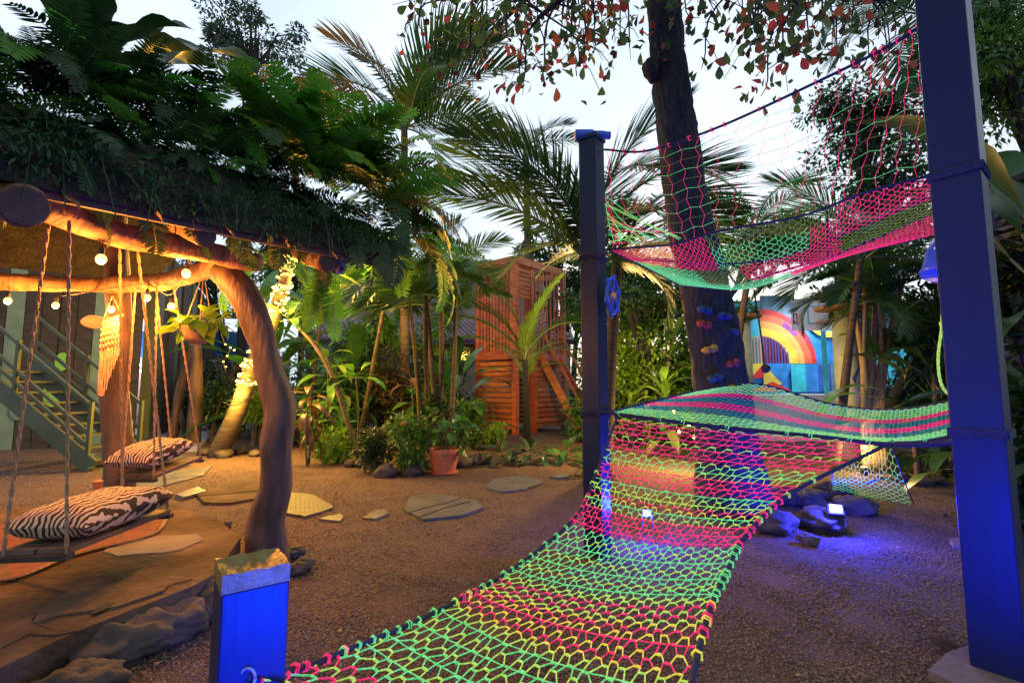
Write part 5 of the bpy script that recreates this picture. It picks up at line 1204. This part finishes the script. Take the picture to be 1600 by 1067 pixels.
# areca clump in the middle bed
t = thing('areca_palm', 'clump of slender palm stems with drooping fronds in the middle bed', 'palm tree', G(675, 712)); rg = random.Random(12)
for k, (bx_, tx, ty, d) in enumerate(((660, 640, 470, 8.0), (672, 665, 440, 8.1), (684, 690, 430, 8.0), (690, 668, 470, 8.2), (700, 712, 480, 8.2))):
    b = G(bx_, 708 + 2 * k); q = P(tx, ty, d); c = smooth_curve([b - V(0, 0, .05), lerp(b, q, .5) + V(.03 * (-1) ** k, 0, 0), q], 10); MB().tube(c, np.linspace(.06, .03, 10), 7).build('stem', mt['palmtrunk'], t, smooth=True)
    for i in range(6): place('frond', (PALM + COCO)[rg.randrange(6)], t, q, aim(i * 1.05 + k + rg.uniform(-.3, .3), rg.uniform(.1, 1.2), rg.uniform(-.3, .3)), rg.uniform(1.0, 1.7))
palm('areca_palm', 'yellow-lit feathery palm behind the light garland', G(480, 690), P(500, 500, 9.4), .05, [(175, 60, 1.6), (185, 30, 1.5), (5, 60, 1.7), (-5, 30, 1.5), (90, 85, 1.8), (-60, 50, 1.3), (150, 80, 1.7), (20, 80, 1.6), (-100, 40, 1.2)], COCOY + PALM, 10)
palm('areca_palm', 'drooping palm with long fronds between garland and middle bed', G(560, 695), P(600, 480, 9.0), .05, [(178, 45, 1.8), (186, 20, 1.6), (172, 75, 1.7), (0, 50, 1.7), (-8, 20, 1.5), (90, 85, 1.6), (-70, 40, 1.4)], PALM + COCOY[:1], 11)
# slanting bare trunks of the bed
for k, (pts, r, lab) in enumerate((([(563, 718), (545, 665), (520, 590), (492, 540), (455, 500)], .045, 'bare slanting trunk leaning left across the middle bed'), ([(558, 716), (560, 640), (556, 590)], .018, 'thin upright sapling trunk in the middle bed'),
        ([(480, 728), (478, 690), (480, 640)], .018, 'thin dark stem right of the crooked post'))):
    b = G(*pts[0]); t = thing('slim_tree', lab, 'tree', b); c = smooth_curve([b - V(0, 0, .05)] + [P(x, y, b.y) for x, y in pts[1:]], 16); MB().tube(c, np.linspace(r, r * .6, 16), 7, lump=.05).build('trunk', mt['stem'], t, smooth=True)
    for i, (az, el) in enumerate(((10, 10), (80, 20), (160, 5), (230, 30), (300, 0), (20, 50), (200, -10))): place('leaf', (HELI if k < 2 else TIR)[i % 3], t, c[-1], aim(RAD(az + 40 * k), RAD(el), .2), .5 if k < 2 else .9)
for x, y, u, v_ in ((520, 590, 505, 545), (492, 540, 500, 500)):
    pass

# ================================================================== BEDS
leafy('ti_plant', 'red-leaved ti plant just right of the crooked trunk post', 'shrub', G(482, 725), rosette(26, .5, 1.15, -.9, .5, .7, 1.0, 1), TIR, 1, stem=[(0, 0, 0), (.03, 0, .6), (-.02, 0, 1.2)])
leafy('ti_plant', 'yellow-lit broad-leaved plant low beside the garland trunk', 'shrub', G(440, 700), rosette(22, .2, 1.0, -.4, .8, .8, 1.2, 2), TIY + TI, 2, stem=[(0, 0, 0), (.05, 0, .5), (0, 0, 1.0)])
leafy('ti_plant', 'tall lime-leaved plant behind the red ti plant', 'shrub', G(505, 705), rosette(24, .5, 1.9, -.6, .8, .9, 1.4, 3), TIY + TI, 3, stem=[(0, 0, 0), (.05, 0, 1), (0, 0, 1.9)])
leafy('ti_plant', 'low green broad-leaved plant left of the bed stones', 'shrub', G(530, 712), rosette(20, .1, .7, -.3, .9, .8, 1.1, 4), TI, 4)
leafy('heliconia', 'big-leaved heliconia at the back of the middle bed', 'shrub', G(545, 690), rosette(12, .4, 1.2, .2, 1.3, 1.0, 1.5, 5), HELI, 5)
leafy('heliconia', 'big-leaved heliconia glowing yellow-green behind the garland trunk', 'shrub', G(425, 690), rosette(14, .4, 1.8, .1, 1.3, 1.1, 1.6, 6), HELI, 6)
leafy('heliconia', 'banana-like leaves rising under the roof above the garland', 'shrub', G(400, 685), rosette(8, 1.4, 2.6, .3, 1.3, 1.3, 1.8, 7), HELI, 7, stem=[(0, 0, 0), (0, 0, 2.7)], stemr=.05)
leafy('lily', 'orange-flowered lily with strap leaves in the middle bed', 'plant', G(632, 725), rosette(18, .1, .5, .2, 1.3, .8, 1.1, 8), TI, 8)
c = G(632, 725) + V(0, -.12, .62); fl = MB(); fl.blob(c, (.05, .05, .04), 3)
tag(fl.build('lily_flower', mt['coral'], origin=c), 'single orange flower above the strap leaves of the bed', 'flower')
bush('croton_bush', 'dense brown-leaved mound-shaped bush behind the stone heap', 'bush', G(600, 690) + V(0, .3, 0), 1.0, 1.9, .10, 5200, 'brownbush', 21, lobes=12)
bush('croton_bush', 'dark reddish bush behind the rear swing', 'bush', G(262, 672), .9, 1.6, .13, 1900, 'brownbush', 22, lobes=9)
bush('small_bush', 'dark green bush right of the reddish bush, left of the garland trunk', 'bush', G(330, 690), .7, 1.5, .12, 1500, 'broaddark', 23, lobes=9)
bush('small_bush', 'red-leaved bush beyond the upper garland cluster', 'bush', G(372, 685), .7, 1.9, .12, 1500, 'red_leaf', 24, lobes=9)
bush('small_bush', 'dark leafy bush in front of the clay pot, over the bed stones', 'bush', G(590, 738), .38, .62, .075, 1500, 'broaddark', 25, lobes=9, low=.1)
bush('small_bush', 'medium green leafy bush left of the clay pot', 'bush', G(640, 736), .4, .75, .085, 1500, 'broad', 26, lobes=9, low=.1)
bush('small_bush', 'loose green bush between clay pot and tower', 'bush', G(735, 700), .55, .95, .09, 1500, 'broad', 27, lobes=9, low=.1)
bush('small_bush', 'bluish low plants under the house window', 'bush', G(735, 672), .8, 1.0, .14, 1200, 'broaddark', 28, lobes=9)
bush('small_bush', 'low yellow-green shrub before the tower foot, left', 'bush', G(782, 705), .38, .48, .07, 1100, 'lime_leaf', 29, lobes=8, low=.1)
leafy('strap_plant', 'low strap-leaved plant left of the left tall post', 'plant', G(885, 722), rosette(20, .02, .12, .1, 1.0, .7, 1.1, 9), DARKB + TI, 9)
leafy('strap_plant', 'low dark rosette plant in the middle of the gravel edge', 'plant', G(828, 722), rosette(20, .02, .12, .1, 1.0, .6, .95, 10), DARKB, 10)
leafy('strap_plant', 'low grey-green rosette right of the clay pot stones', 'plant', G(790, 726), rosette(16, .02, .12, .1, .9, .5, .8, 11), DARKB, 11)
leafy('strap_plant', 'low green rosette touching the left tall post', 'plant', G(930, 742), rosette(14, .02, .1, .1, .9, .6, .9, 12), TI, 12)
bush('spiral_shrub', 'yellow-lit tall shrub right of the left tall post', 'bush', G(985, 690), .6, 1.3, .14, 1200, 'lime_leaf', 31, lobes=9)
leafy('dracaena', 'yellow-lit broad-leaved plant left of the almond trunk', 'shrub', G(1015, 690), rosette(34, .5, 2.4, -.3, 1.1, 1.2, 1.9, 13), TIY, 13, stem=[(0, 0, 0), (.1, 0, 1.2), (0, 0, 2.4)])
leafy('dracaena', 'yellow-lit tall leafy plant close to the almond trunk', 'shrub', G(1050, 700), rosette(28, .5, 2.2, -.2, 1.1, 1.0, 1.7, 14), TIY + TI, 14, stem=[(0, 0, 0), (-.1, 0, 1.2), (.1, 0, 2.2)])
leafy('dracaena', 'lime-leaved plant low behind the middle deck corner', 'shrub', G(1040, 712), rosette(26, .2, 1.2, -.2, 1.2, .9, 1.4, 15), TIY, 15)
leafy('ti_plant', 'yellow-lit tall broad-leaved plant under the roof end, beside the bright garland', 'shrub', G(462, 695), rosette(34, .4, 2.6, -.5, .9, 1.1, 1.7, 41), TIY, 41, stem=[(0, 0, 0), (.08, 0, 1.3), (0, 0, 2.6)])
leafy('ti_plant', 'broad-leaved plant between the red ti plant and the slanting trunk', 'shrub', G(520, 700), rosette(30, .3, 1.6, -.6, .9, .9, 1.5, 42), TIY + TI, 42, stem=[(0, 0, 0), (.05, 0, .8), (0, 0, 1.6)])
leafy('ti_plant', 'green broad-leaved plant behind the stone heap, left', 'shrub', G(560, 690), rosette(30, .3, 1.5, -.5, .9, 1.0, 1.5, 43), TI, 43, stem=[(0, 0, 0), (-.05, 0, .8), (0, 0, 1.5)])
leafy('ti_plant', 'reddish ti plant between stone heap and palm clump', 'shrub', G(640, 700), rosette(28, .3, 1.4, -.7, .8, .8, 1.2, 44), TIR + TI[:1], 44, stem=[(0, 0, 0), (.05, 0, .7), (0, 0, 1.4)])
leafy('heliconia', 'arching big leaves in front of the house wall', 'shrub', G(600, 680), rosette(14, .5, 1.8, .1, 1.3, 1.1, 1.7, 45), HELI, 45)
leafy('heliconia', 'arching big leaves between palm clump and tower', 'shrub', G(715, 690), rosette(12, .3, 1.3, .1, 1.3, .9, 1.3, 46), HELI + HELID, 46)
bush('small_bush', 'loose green shrub filling the bed left of the slanting trunk', 'bush', G(500, 712), .5, 1.0, .10, 1500, 'broad', 44, lobes=10, low=.05)
bush('small_bush', 'yellow-green low shrub at the gravel edge right of the red ti plant', 'bush', G(522, 722), .35, .6, .08, 1000, 'lime_leaf', 45, lobes=8, low=.05)
bush('small_bush', 'dense leafy shrub right behind the clay pot', 'bush', G(700, 715), .55, 1.1, .10, 1800, 'broaddark', 46, lobes=10, low=.05)
bush('small_bush', 'yellow-lit shrub seen between the garland trunk and the crooked post', 'bush', G(398, 695), .6, 1.5, .12, 1800, 'lime_leaf', 47, lobes=10)
bush('small_bush', 'bushy shrub at the tower foot, right of the stair', 'bush', G(915, 690), .6, 1.1, .11, 1500, 'broad', 48, lobes=10, low=.05)
# stone heap and bed stones
rg = random.Random(14)
hp = thing('stone_heap', 'yellow-lit heap of rounded stones in the middle bed', 'stone heap', G(575, 705))
for i in range(34):
    a = rg.random() * 6.28; r = rg.random() ** .5 * .62; z = .55 * (1 - r / .7) * rg.uniform(.7, 1.1); g = G(575, 705); s = rg.uniform(.09, .16)
    MB().blob((g.x + r * math.cos(a), g.y + .25 + r * .7 * math.sin(a), max(.04, z)), (s, s * .8, s * .6), i + 60, 12, 8, .2, rz=a).build('stone', mt['rock'], hp, smooth=True)
for i, (px, py, s, lab) in enumerate(((548, 728, .085, 'left one of three round stones at the slanting trunk foot'), (567, 728, .11, 'middle one of three round stones at the slanting trunk foot'), (586, 727, .08, 'right one of three round stones at the slanting trunk foot'),
        (602, 744, .13, 'rounded stone at the front tip of the middle bed'), (645, 742, .12, 'dark stone left of the clay pot'), (668, 730, .15, 'large stone behind the clay pot at its left'), (722, 728, .14, 'dark round stone right of the clay pot'), (742, 724, .15, 'second dark round stone right of the clay pot'), (760, 722, .12, 'outermost dark stone right of the clay pot'),
        (398, 712, .09, 'low stone in front of the garland trunk'), (348, 714, .12, 'flat stone at the garland trunk foot'), (375, 708, .13, 'mossy stone right of the garland trunk foot'), (318, 710, .10, 'flat mossy stone left of the garland trunk foot'))):
    g = G(px, py); tag(MB().blob((g.x, g.y, s * .4), (s * 1.2, s, s * .75), i + 110, 14, 10, .2, rz=i).build('stone', mt['rock'], origin=g, smooth=True), lab, 'stone', 'stones round the beds')
# clay pot
g = G(694, 738); t = thing('clay_pot', 'large terracotta flower pot with heart-leaved plant in the middle', 'flower pot', g); s = 1.0
MB().lathe([(.15, 0), (.155, .02), (.21, .27), (.225, .275), (.23, .33), (.215, .335), (.205, .28)], g, 24).build('pot', mt['pot'], t, smooth=False)
MB().lathe([(.205, .26), (.01, .285)], g, 20).build('soil', mt['soil'], t); MB().lathe([(.19, .0), (.2, .02), (.15, .025)], g - V(0, 0, .005), 24).build('saucer', mt['pot'], t)
pp = thing('potted_plant', 'heart-leaved green plant growing in the terracotta pot', 'plant', g + V(0, 0, .28)); rg = random.Random(17)
for i in range(70):
    a = rg.random() * 6.28; h = rg.random(); rr = .10 + .22 * rg.random() * (1 - abs(h - .5)); place('leaf', POTH[i % 2], pp, g + V(rr * math.cos(a), rr * math.sin(a), .32 + .55 * h), aim(a + rg.uniform(-.5, .5), rg.uniform(-.9, .5), rg.uniform(-.4, .4)), rg.uniform(.7, 1.2))
mb = MB()
for i in range(7): a = i * .9; mb.tube(smooth_curve([g + V(.03 * math.cos(a), .03 * math.sin(a), .27), g + V(.1 * math.cos(a), .1 * math.sin(a), .6), g + V(.2 * math.cos(a), .2 * math.sin(a), .85)], 6), .007, 5)
mb.build('stem', mt['stem'], pp)
g = G(158, 772); t = thing('small_pot', 'small dark planter with a thin seedling at the centre post', 'flower pot', g); MB().lathe([(.07, 0), (.085, .14), (.09, .15), (.08, .15)], g, 14).build('pot', mt['pot'], t)
for i in range(7): place('leaf', POTH[i % 2], t, g + V(0, 0, .18 + .05 * i), aim(i * 2.2, .3), .7)
MB().tube([g + V(0, 0, .13), g + V(.02, 0, .5)], .006, 5).build('stem', mt['stem'], t)

# flagstones in the gravel
def flagstone(label, outline, mat='flag', h=.010, cracks=(), name='flagstone', cat='paving stone'):
    q = [G(a, b, h) for a, b in outline]; c = sum(q, V(0, 0, 0)) / len(q); rg = random.Random(int(outline[0][0])); pts = []
    for i in range(len(q)):
        a, b = q[i], q[(i + 1) % len(q)]
        for k in range(4): pts.append(lerp(a, b, k / 4) + V(rg.uniform(-.012, .012), rg.uniform(-.012, .012), 0))
    ar = sum(pts[i].x * pts[(i + 1) % len(pts)].y - pts[(i + 1) % len(pts)].x * pts[i].y for i in range(len(pts)))
    if ar < 0: pts = pts[::-1]
    t = thing(name, label, cat, V(c.x, c.y, 0), 'flat stones set in the gravel'); MB().prism([(p.x, p.y) for p in pts], -.03, h).build('stone_face', mt[mat], t)
    for cr in cracks: MB().tube([G(a, b, h + .0005) for a, b in cr], .006, 4).build('crack', mt['soil'], t)
    return t
flagstone('large warm-lit pale flagstone left of the crooked post', [(308, 772), (345, 758), (412, 748), (420, 775), (360, 785), (318, 784)], 'slab', .012, [[(310, 775), (350, 772), (412, 766)]])
pl = flagstone('dimpled metal plate lying right of the crooked post', [(445, 800), (450, 768), (490, 772), (522, 792), (478, 806)], 'metalplate', .012, (), 'metal_plate', 'plate'); pm = MB()
for i in range(9):
    for k in range(9):
        p = G(455 + i * 7, 772 + k * 4, .013)
        if 772 + k * 4 > 768 + .45 * (i * 7) - 2 and 772 + k * 4 < 803 and i * 7 + 455 < 452 + (k * 4) * 3 + 34: pm.blob(p, (.008, .006, .003), 1, 6, 4, 0)
pm.build('dimple', mt['metalplate'], pl)
flagstone('small bluish pointed flagstone, left of the pair', [(498, 810), (530, 801), (537, 806), (533, 813)])
flagstone('small grey flagstone, right of the pair', [(568, 808), (585, 796), (603, 794), (607, 801), (588, 810)])
flagstone('large cracked dark flagstone in the middle of the gravel', [(630, 795), (642, 775), (680, 770), (745, 782), (755, 792), (720, 805), (660, 810)], 'flag', .011, [[(640, 800), (700, 785), (720, 778)], [(655, 808), (690, 795), (735, 783)]])
flagstone('bluish oval flagstone behind the large cracked one', [(757, 760), (775, 746), (825, 742), (850, 752), (820, 764), (785, 768)])
flagstone('thin dark flagstone farthest right near the strap plants', [(860, 745), (875, 739), (892, 741), (886, 746)])
for i, (o, lab) in enumerate((([(180, 782), (240, 762), (318, 742), (268, 735), (200, 748)], 'nearest long slate of the paving behind the swings'), ([(272, 735), (330, 728), (318, 742), (262, 748)], 'right-hand slate of the paving behind the swings'), ([(200, 748), (268, 733), (300, 726), (260, 722), (205, 735)], 'middle slate of the paving behind the swings'),
        ([(272, 772), (308, 760), (322, 766), (288, 776)], 'small slate beside the pale flagstone'), ([(205, 735), (250, 722), (300, 712), (280, 708), (215, 720)], 'farthest slate of the paving behind the swings'))): flagstone(lab, o, 'flag', .008 + .004 * i)

# right-hand planter column and plants
Yc = 8.2; c = P(1327, 600, Yc); t = thing('planter_column', 'pale green round column painted with a bird, carrying a planter dish', 'column', V(c.x, c.y, 0)); zt_ = P(1327, 486, Yc).z
MB().lathe([(.2, 0), (.2, zt_)], V(c.x, c.y, 0), 24).build('shaft', mt['sage'], t, smooth=True); MB().lathe([(.2, zt_), (.44, zt_ + .03), (.46, zt_ + .07), (.40, zt_ + .06)], V(c.x, c.y, 0), 24).build('dish', mt['drybrown'], t)
def wrap(poly, mat, off):
    vs = []; n = len(poly)
    for a, b in poly:
        x = max(-.195, min(.195, (a - 1327) * Yc / F)); z = P(a, b, Yc).z; vs.append((c.x + x, c.y - math.sqrt(.0402 - x * x) - off, z))
    MB().add(vs + [(x, y + .01, z) for x, y, z in vs], [tuple(range(n)), tuple(range(n, 2 * n))[::-1]]).build('painted_shape', mt[mat], t)
wrap([(1331, 572), (1338, 556), (1344, 545), (1344, 566), (1336, 572)], 'red', .012); wrap([(1320, 590), (1330, 573), (1345, 568), (1340, 585), (1322, 600)], 'deep', .010); wrap([(1322, 602), (1335, 594), (1345, 590), (1343, 640), (1325, 640)], 'white', .008); wrap([(1337, 606), (1345, 598), (1344, 628), (1338, 620)], 'orange', .014)
bush('dish_plant', 'dark spiky plants growing in the dish of the painted column', 'plant', V(c.x, c.y, zt_ + .05), .5, .55, .13, 900, 'broaddark', 41, lobes=8, low=-.1)
c2 = P(1160, 560, 10.6); t = thing('round_column', 'yellow-green round column behind the almond trunk', 'column', V(c2.x, c2.y, 1.02)); MB().lathe([(.2, 1.0), (.2, P(1160, 500, 10.6).z)], V(c2.x, c2.y, 0), 20).build('shaft', mt['sage'], t, smooth=True); MB().lathe([(.2, 0), (.42, .04), (.44, .09)], V(c2.x, c2.y, P(1160, 500, 10.6).z), 20).build('dish', mt['drybrown'], t)
bush('dish_plant', 'trailing plants in the dish of the yellow-green column', 'plant', V(c2.x, c2.y, P(1160, 500, 10.6).z + .05), .5, .5, .13, 600, 'broad', 42, lobes=7, low=-.2)
t = thing('cane_clump', 'clump of orange-lit canes with leafy tops right of the painted column', 'bamboo', G(1365, 700)); rg = random.Random(19)
for k, (x0, x1, y1) in enumerate(((1352, 1335, 480), (1358, 1352, 450), (1366, 1380, 470), (1372, 1410, 440), (1350, 1368, 470), (1362, 1395, 500), (1376, 1368, 430))):
    b = P(x0, 660, 7.0); q = P(x1, y1, 7.2); cc = smooth_curve([V(b.x, b.y, 0), b, lerp(b, q, .5) + V(.05 * (-1) ** k, 0, 0), q], 12); MB().tube(cc, np.linspace(.06, .035, 12), 8).build('cane', mt['canestem'], t, smooth=True)
    for i in range(4): place('frond', (COCO + PALM)[rg.randrange(6)], t, q, aim(i * 1.6 + k, rg.uniform(.2, 1.2), 0), rg.uniform(.9, 1.4))
uc = P(1345, 655, 6.8); up = thing('garden_spotlight', 'small warm uplight at the foot of the canes and painted column', 'spotlight', V(uc.x, uc.y, 0)); MB().lathe([(.04, 0), (.05, .09), (.045, .1)], V(uc.x, uc.y, 0), 12).build('housing', mt['socket'], up); MB().lathe([(.042, .101), (.01, .103)], V(uc.x, uc.y, 0), 12).build('lit_face', mt['bulb'], up)
l = bpy.data.lights.new('uplight', 'POINT'); l.energy = 45; l.color = (1, .58, .25); l.shadow_soft_size = .05; o = bpy.data.objects.new('uplight', l); COL.objects.link(o); o.parent = up; o.location = (0, 0, .35)
leafy('heliconia', 'heliconia with long level leaves crossing the painted column', 'shrub', G(1400, 740), [(1.0, RAD(175), .25, .9), (.9, RAD(-10), .35, .9), (1.15, RAD(185), .15, 1.0), (.8, RAD(5), .2, .8), (.7, RAD(170), .1, .8), (1.3, RAD(60), 1.0, .9), (.6, RAD(200), .3, .8), (.9, RAD(-70), .5, .7), (1.3, RAD(100), 1.2, .9)], HELI, 20)
leafy('heliconia', 'grey-leaved banana plant left of the right-hand post', 'shrub', G(1470, 745), [(1.1, RAD(120), 1.2, 1.0), (1.0, RAD(150), .9, 1.0), (.9, RAD(30), 1.0, 1.0), (1.3, RAD(170), .6, .9), (1.2, RAD(80), 1.3, 1.1), (.8, RAD(190), .3, .8), (.7, RAD(-20), .5, .9), (1.4, RAD(200), .7, .8)], HELID, 21, stem=[(0, 0, 0), (.02, 0, 1.4)], stemr=.04)
leafy('canna', 'drooping leafy plant at the foot of the right-hand post', 'plant', G(1515, 768), rosette(16, .15, .6, -.6, .6, .5, .8, 22), HELI, 22, stem=[(0, 0, 0), (.02, 0, .6)])
leafy('canna', 'dark low plant among the stones right of the hanging net', 'plant', G(1436, 748), rosette(9, .3, .6, -.5, .7, .4, .6, 23), HELID, 23, stem=[(0, 0, 0), (-.02, 0, .6)], stemr=.04)
leafy('banana_plant', 'banana plant with big leaves at the far right edge by the wall', 'shrub', (4.1, 3.6, 0), [(1.9, RAD(100), 1.2, 1.6), (1.8, RAD(170), .9, 1.4), (2.0, RAD(60), 1.1, 1.5), (1.7, RAD(-60), .7, 1.2), (1.5, RAD(200), .4, 1.0), (1.2, RAD(-100), .3, .9), (2.0, RAD(140), 1.3, 1.6), (1.0, RAD(180), .3, .9), (.7, RAD(-120), .4, .9)], HELID, 24, stem=[(0, 0, 0), (.05, 0, 2.0)], stemr=.07)
leafy('ginger_plant', 'red-bracted leafy plant right of the right-hand post', 'shrub', (3.45, 2.9, 0), rosette(14, .3, 1.5, -.2, 1.0, .6, .9, 25), DARKB + TIR[:1], 25, stem=[(0, 0, 0), (.05, 0, 1.5)])
bush('flower_bush', 'dark bush dotted with purple flowers right of the painted column', 'bush', G(1400, 700) + V(.25, .4, 0), .7, 1.4, .10, 1700, 'broaddark', 43, lobes=10); fb_ = MB(); rg = random.Random(5); g = G(1400, 700) + V(.25, .4, 0); cs = []
fl = thing('purple_flowers', 'scattered purple blossoms on the dark bush', 'flowers', g)
pet = MB(); scatter_leaves(pet, [((0, 0, 0), (.035, .035, .03))], .05, 16, rg, .8); pet = pet.mesh('blossom', mt['petalpurple'])
for i in range(26): place('blossom', pet, fl, g + V(rg.uniform(-.6, .5), -.45 + rg.uniform(-.2, .1), rg.uniform(.5, 1.35)), aim(rg.random() * 6, 0), rg.uniform(.8, 1.3))
rg = random.Random(33)
for i, (px, py, s, lab) in enumerate(((1412, 752, .10, 'leftmost dark stone at the right-hand bed edge'), (1440, 758, .12, 'dark stone at the dark low plant foot'), (1466, 756, .11, 'dark stone right of the dark low plant'), (1420, 735, .12, 'grey stone behind the leftmost dark stone'), (1475, 735, .14, 'broad grey stone behind the right-hand bed edge'), (1475, 805, .022, 'tiny brown stone alone on the right gravel'))):
    g = G(px, py); tag(MB().blob((g.x, g.y, s * .35), (s * 1.2, s, s * .6), i + 210, 14, 10, .22, rz=i).build('stone', mt['rock'], origin=g, smooth=True), lab, 'stone', 'stones of the right-hand bed')
lf = blade_mesh('fallen_leaf', .16, .06, .5, 0, 'red_leaf', 3, .2); o = place('fallen_leaf', lf, None, G(1452, 1010) + V(0, 0, .02), aim(-.2, .08, .3)); tag(o, 'curled dark red fallen leaf on the gravel near the right-hand post', 'leaf')
o = place('fallen_leaf', lf, None, G(762, 864) + V(0, 0, .01), aim(.3, .05, .3), .6); tag(o, 'small reddish fallen leaf in the middle of the gravel', 'leaf')
rg = random.Random(55); lt = MB(); vs = []
scatter_leaves(lt, [((rg.uniform(-2.2, 3.2), rg.uniform(1.9, 6.5), .008), (.06, .06, .003)) for i in range(150)], .036, 320, rg, .4, 0, .25)
tag(lt.build('leaf_litter', mt['drybrown']), 'tiny dry leaf scraps scattered over the gravel', 'leaf litter', kind='stuff')

# ================================================================== BACKGROUND GREENERY
def tree(label, base, top, rad, mat, seed, leaf=.16, n=4500, lobes=16, name='garden_tree', tr=.14, zs=.8):
    rg = random.Random(seed); base = Vector(base); top = Vector(top); t = thing(name, label, 'tree', base, 'trees behind the garden'); mb = MB()
    MB().tube(smooth_curve([base - V(0, 0, .1), lerp(base, top, .5) + V(rg.uniform(-.2, .2), 0, 0), top], 10), np.linspace(tr, tr * .4, 10), 8, lump=.06).build('trunk', mt['bark'], t, smooth=True); cs = []
    for i in range(lobes):
        d = V(rg.gauss(0, 1), rg.gauss(0, 1), rg.gauss(0, .8)).normalized() * rad * rg.uniform(.2, .85); p = top + V(d.x, d.y, d.z * zs); k = rad * rg.uniform(.16, .36); cs.append((tuple(p), (k, k, k * .6))); mb.tube([lerp(base, top, rg.uniform(.6, .95)), lerp(top, p, .5) + V(0, 0, .1), p], [tr * .3, tr * .2, .01], 5)
    mb.build('branches', mt['bark'], t); c = MB(); scatter_leaves(c, cs, leaf, n, rg); c.build('crown', mt[mat], t); return t
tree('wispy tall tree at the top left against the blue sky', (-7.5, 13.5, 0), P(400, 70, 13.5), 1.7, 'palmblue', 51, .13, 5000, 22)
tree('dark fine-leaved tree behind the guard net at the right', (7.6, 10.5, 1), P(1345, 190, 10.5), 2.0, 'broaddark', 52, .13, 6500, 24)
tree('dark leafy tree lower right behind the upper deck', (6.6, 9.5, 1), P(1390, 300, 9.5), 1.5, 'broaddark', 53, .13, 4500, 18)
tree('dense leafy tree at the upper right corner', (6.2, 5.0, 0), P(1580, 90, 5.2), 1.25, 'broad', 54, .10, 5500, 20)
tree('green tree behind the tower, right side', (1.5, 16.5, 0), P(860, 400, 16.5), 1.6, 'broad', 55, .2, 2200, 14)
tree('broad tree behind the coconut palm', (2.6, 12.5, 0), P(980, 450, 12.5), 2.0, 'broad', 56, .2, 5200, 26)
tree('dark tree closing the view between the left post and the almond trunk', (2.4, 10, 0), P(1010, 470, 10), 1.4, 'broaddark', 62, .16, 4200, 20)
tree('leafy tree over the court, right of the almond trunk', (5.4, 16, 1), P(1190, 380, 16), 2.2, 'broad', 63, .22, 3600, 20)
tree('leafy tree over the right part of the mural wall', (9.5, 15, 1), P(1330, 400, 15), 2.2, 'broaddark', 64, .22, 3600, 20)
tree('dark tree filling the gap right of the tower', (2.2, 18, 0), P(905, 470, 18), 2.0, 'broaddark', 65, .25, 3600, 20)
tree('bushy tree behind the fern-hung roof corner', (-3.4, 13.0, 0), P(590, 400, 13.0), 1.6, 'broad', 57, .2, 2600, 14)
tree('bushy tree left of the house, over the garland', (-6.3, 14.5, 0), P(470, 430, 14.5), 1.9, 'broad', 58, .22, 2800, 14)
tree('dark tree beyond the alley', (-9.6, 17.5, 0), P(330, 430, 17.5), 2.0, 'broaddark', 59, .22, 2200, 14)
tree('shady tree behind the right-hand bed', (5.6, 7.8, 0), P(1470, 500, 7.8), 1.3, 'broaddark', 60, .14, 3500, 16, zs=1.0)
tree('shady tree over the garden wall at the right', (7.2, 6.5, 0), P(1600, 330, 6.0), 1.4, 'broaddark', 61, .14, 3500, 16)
for i, (px, d, r, h, m, lab) in enumerate(((560, 11.5, 1.1, 3.1, 'broad', 'tall loose shrub before the house, left of the palm clump'), (655, 11.5, 1.0, 3.0, 'lime_leaf', 'tall yellow-green shrub behind the palm clump'), (700, 13.5, .9, 2.4, 'broad', 'green shrub beside the house window'), (1640, 4.2, .8, 3.1, 'broaddark', 'tall dark shrub at the far right edge'), (430, 13, 1.3, 2.2, 'broad', 'hedge bush behind the garland plants'), (540, 13.5, 1.4, 2.3, 'broad', 'hedge bush below the low house roof, left'), (640, 14, 1.2, 2.0, 'broaddark', 'hedge bush below the low house roof, middle'), (960, 12, 1.4, 2.4, 'broad', 'hedge bush behind the string of warm bulbs'), (1060, 12, 1.3, 2.4, 'lime_leaf', 'hedge bush behind the yellow-lit plants'),
        (330, 13.5, 1.1, 1.9, 'broaddark', 'hedge bush right of the alley'), (935, 16, 1.3, 3.0, 'broad', 'tall hedge bush just left of the string of warm bulbs'), (1000, 10.5, 1.3, 3.3, 'lime_leaf', 'tall yellow-lit hedge bush right of the string of warm bulbs'), (1062, 11, 1.3, 3.2, 'broad', 'tall hedge bush at the left rim of the almond trunk'), (1100, 13, 1.4, 3.4, 'broaddark', 'tall dark hedge bush behind the almond trunk'), (1440, 9.0, 1.0, 1.8, 'broaddark', 'hedge bush behind the purple flower bush'), (1540, 6.5, 1.1, 2.4, 'broaddark', 'hedge bush behind the right-hand post'), (1625, 3.6, .5, 1.5, 'broaddark', 'hedge bush at the right picture edge'), (1480, 7.6, 1.0, 2.6, 'broaddark', 'tall dark shrub behind the lime rope loop'))):
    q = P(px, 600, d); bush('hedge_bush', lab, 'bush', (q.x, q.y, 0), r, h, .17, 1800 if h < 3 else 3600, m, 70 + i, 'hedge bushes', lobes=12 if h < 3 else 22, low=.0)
# unseen trees added behind the photographer to block sky light
for i, (x, y, z, r) in enumerate(((-5.5, -3.0, 4.0, 2.6), (.5, -5.5, 4.5, 2.8), (6.5, -4.5, 4.2, 2.4))):
    tree(('leftmost', 'middle', 'rightmost')[i] + ' of the three added shade trees behind the photographer, out of view', (x, y, 0), (x, y, z), r, 'broad', 90 + i, .3, 2200, 16)
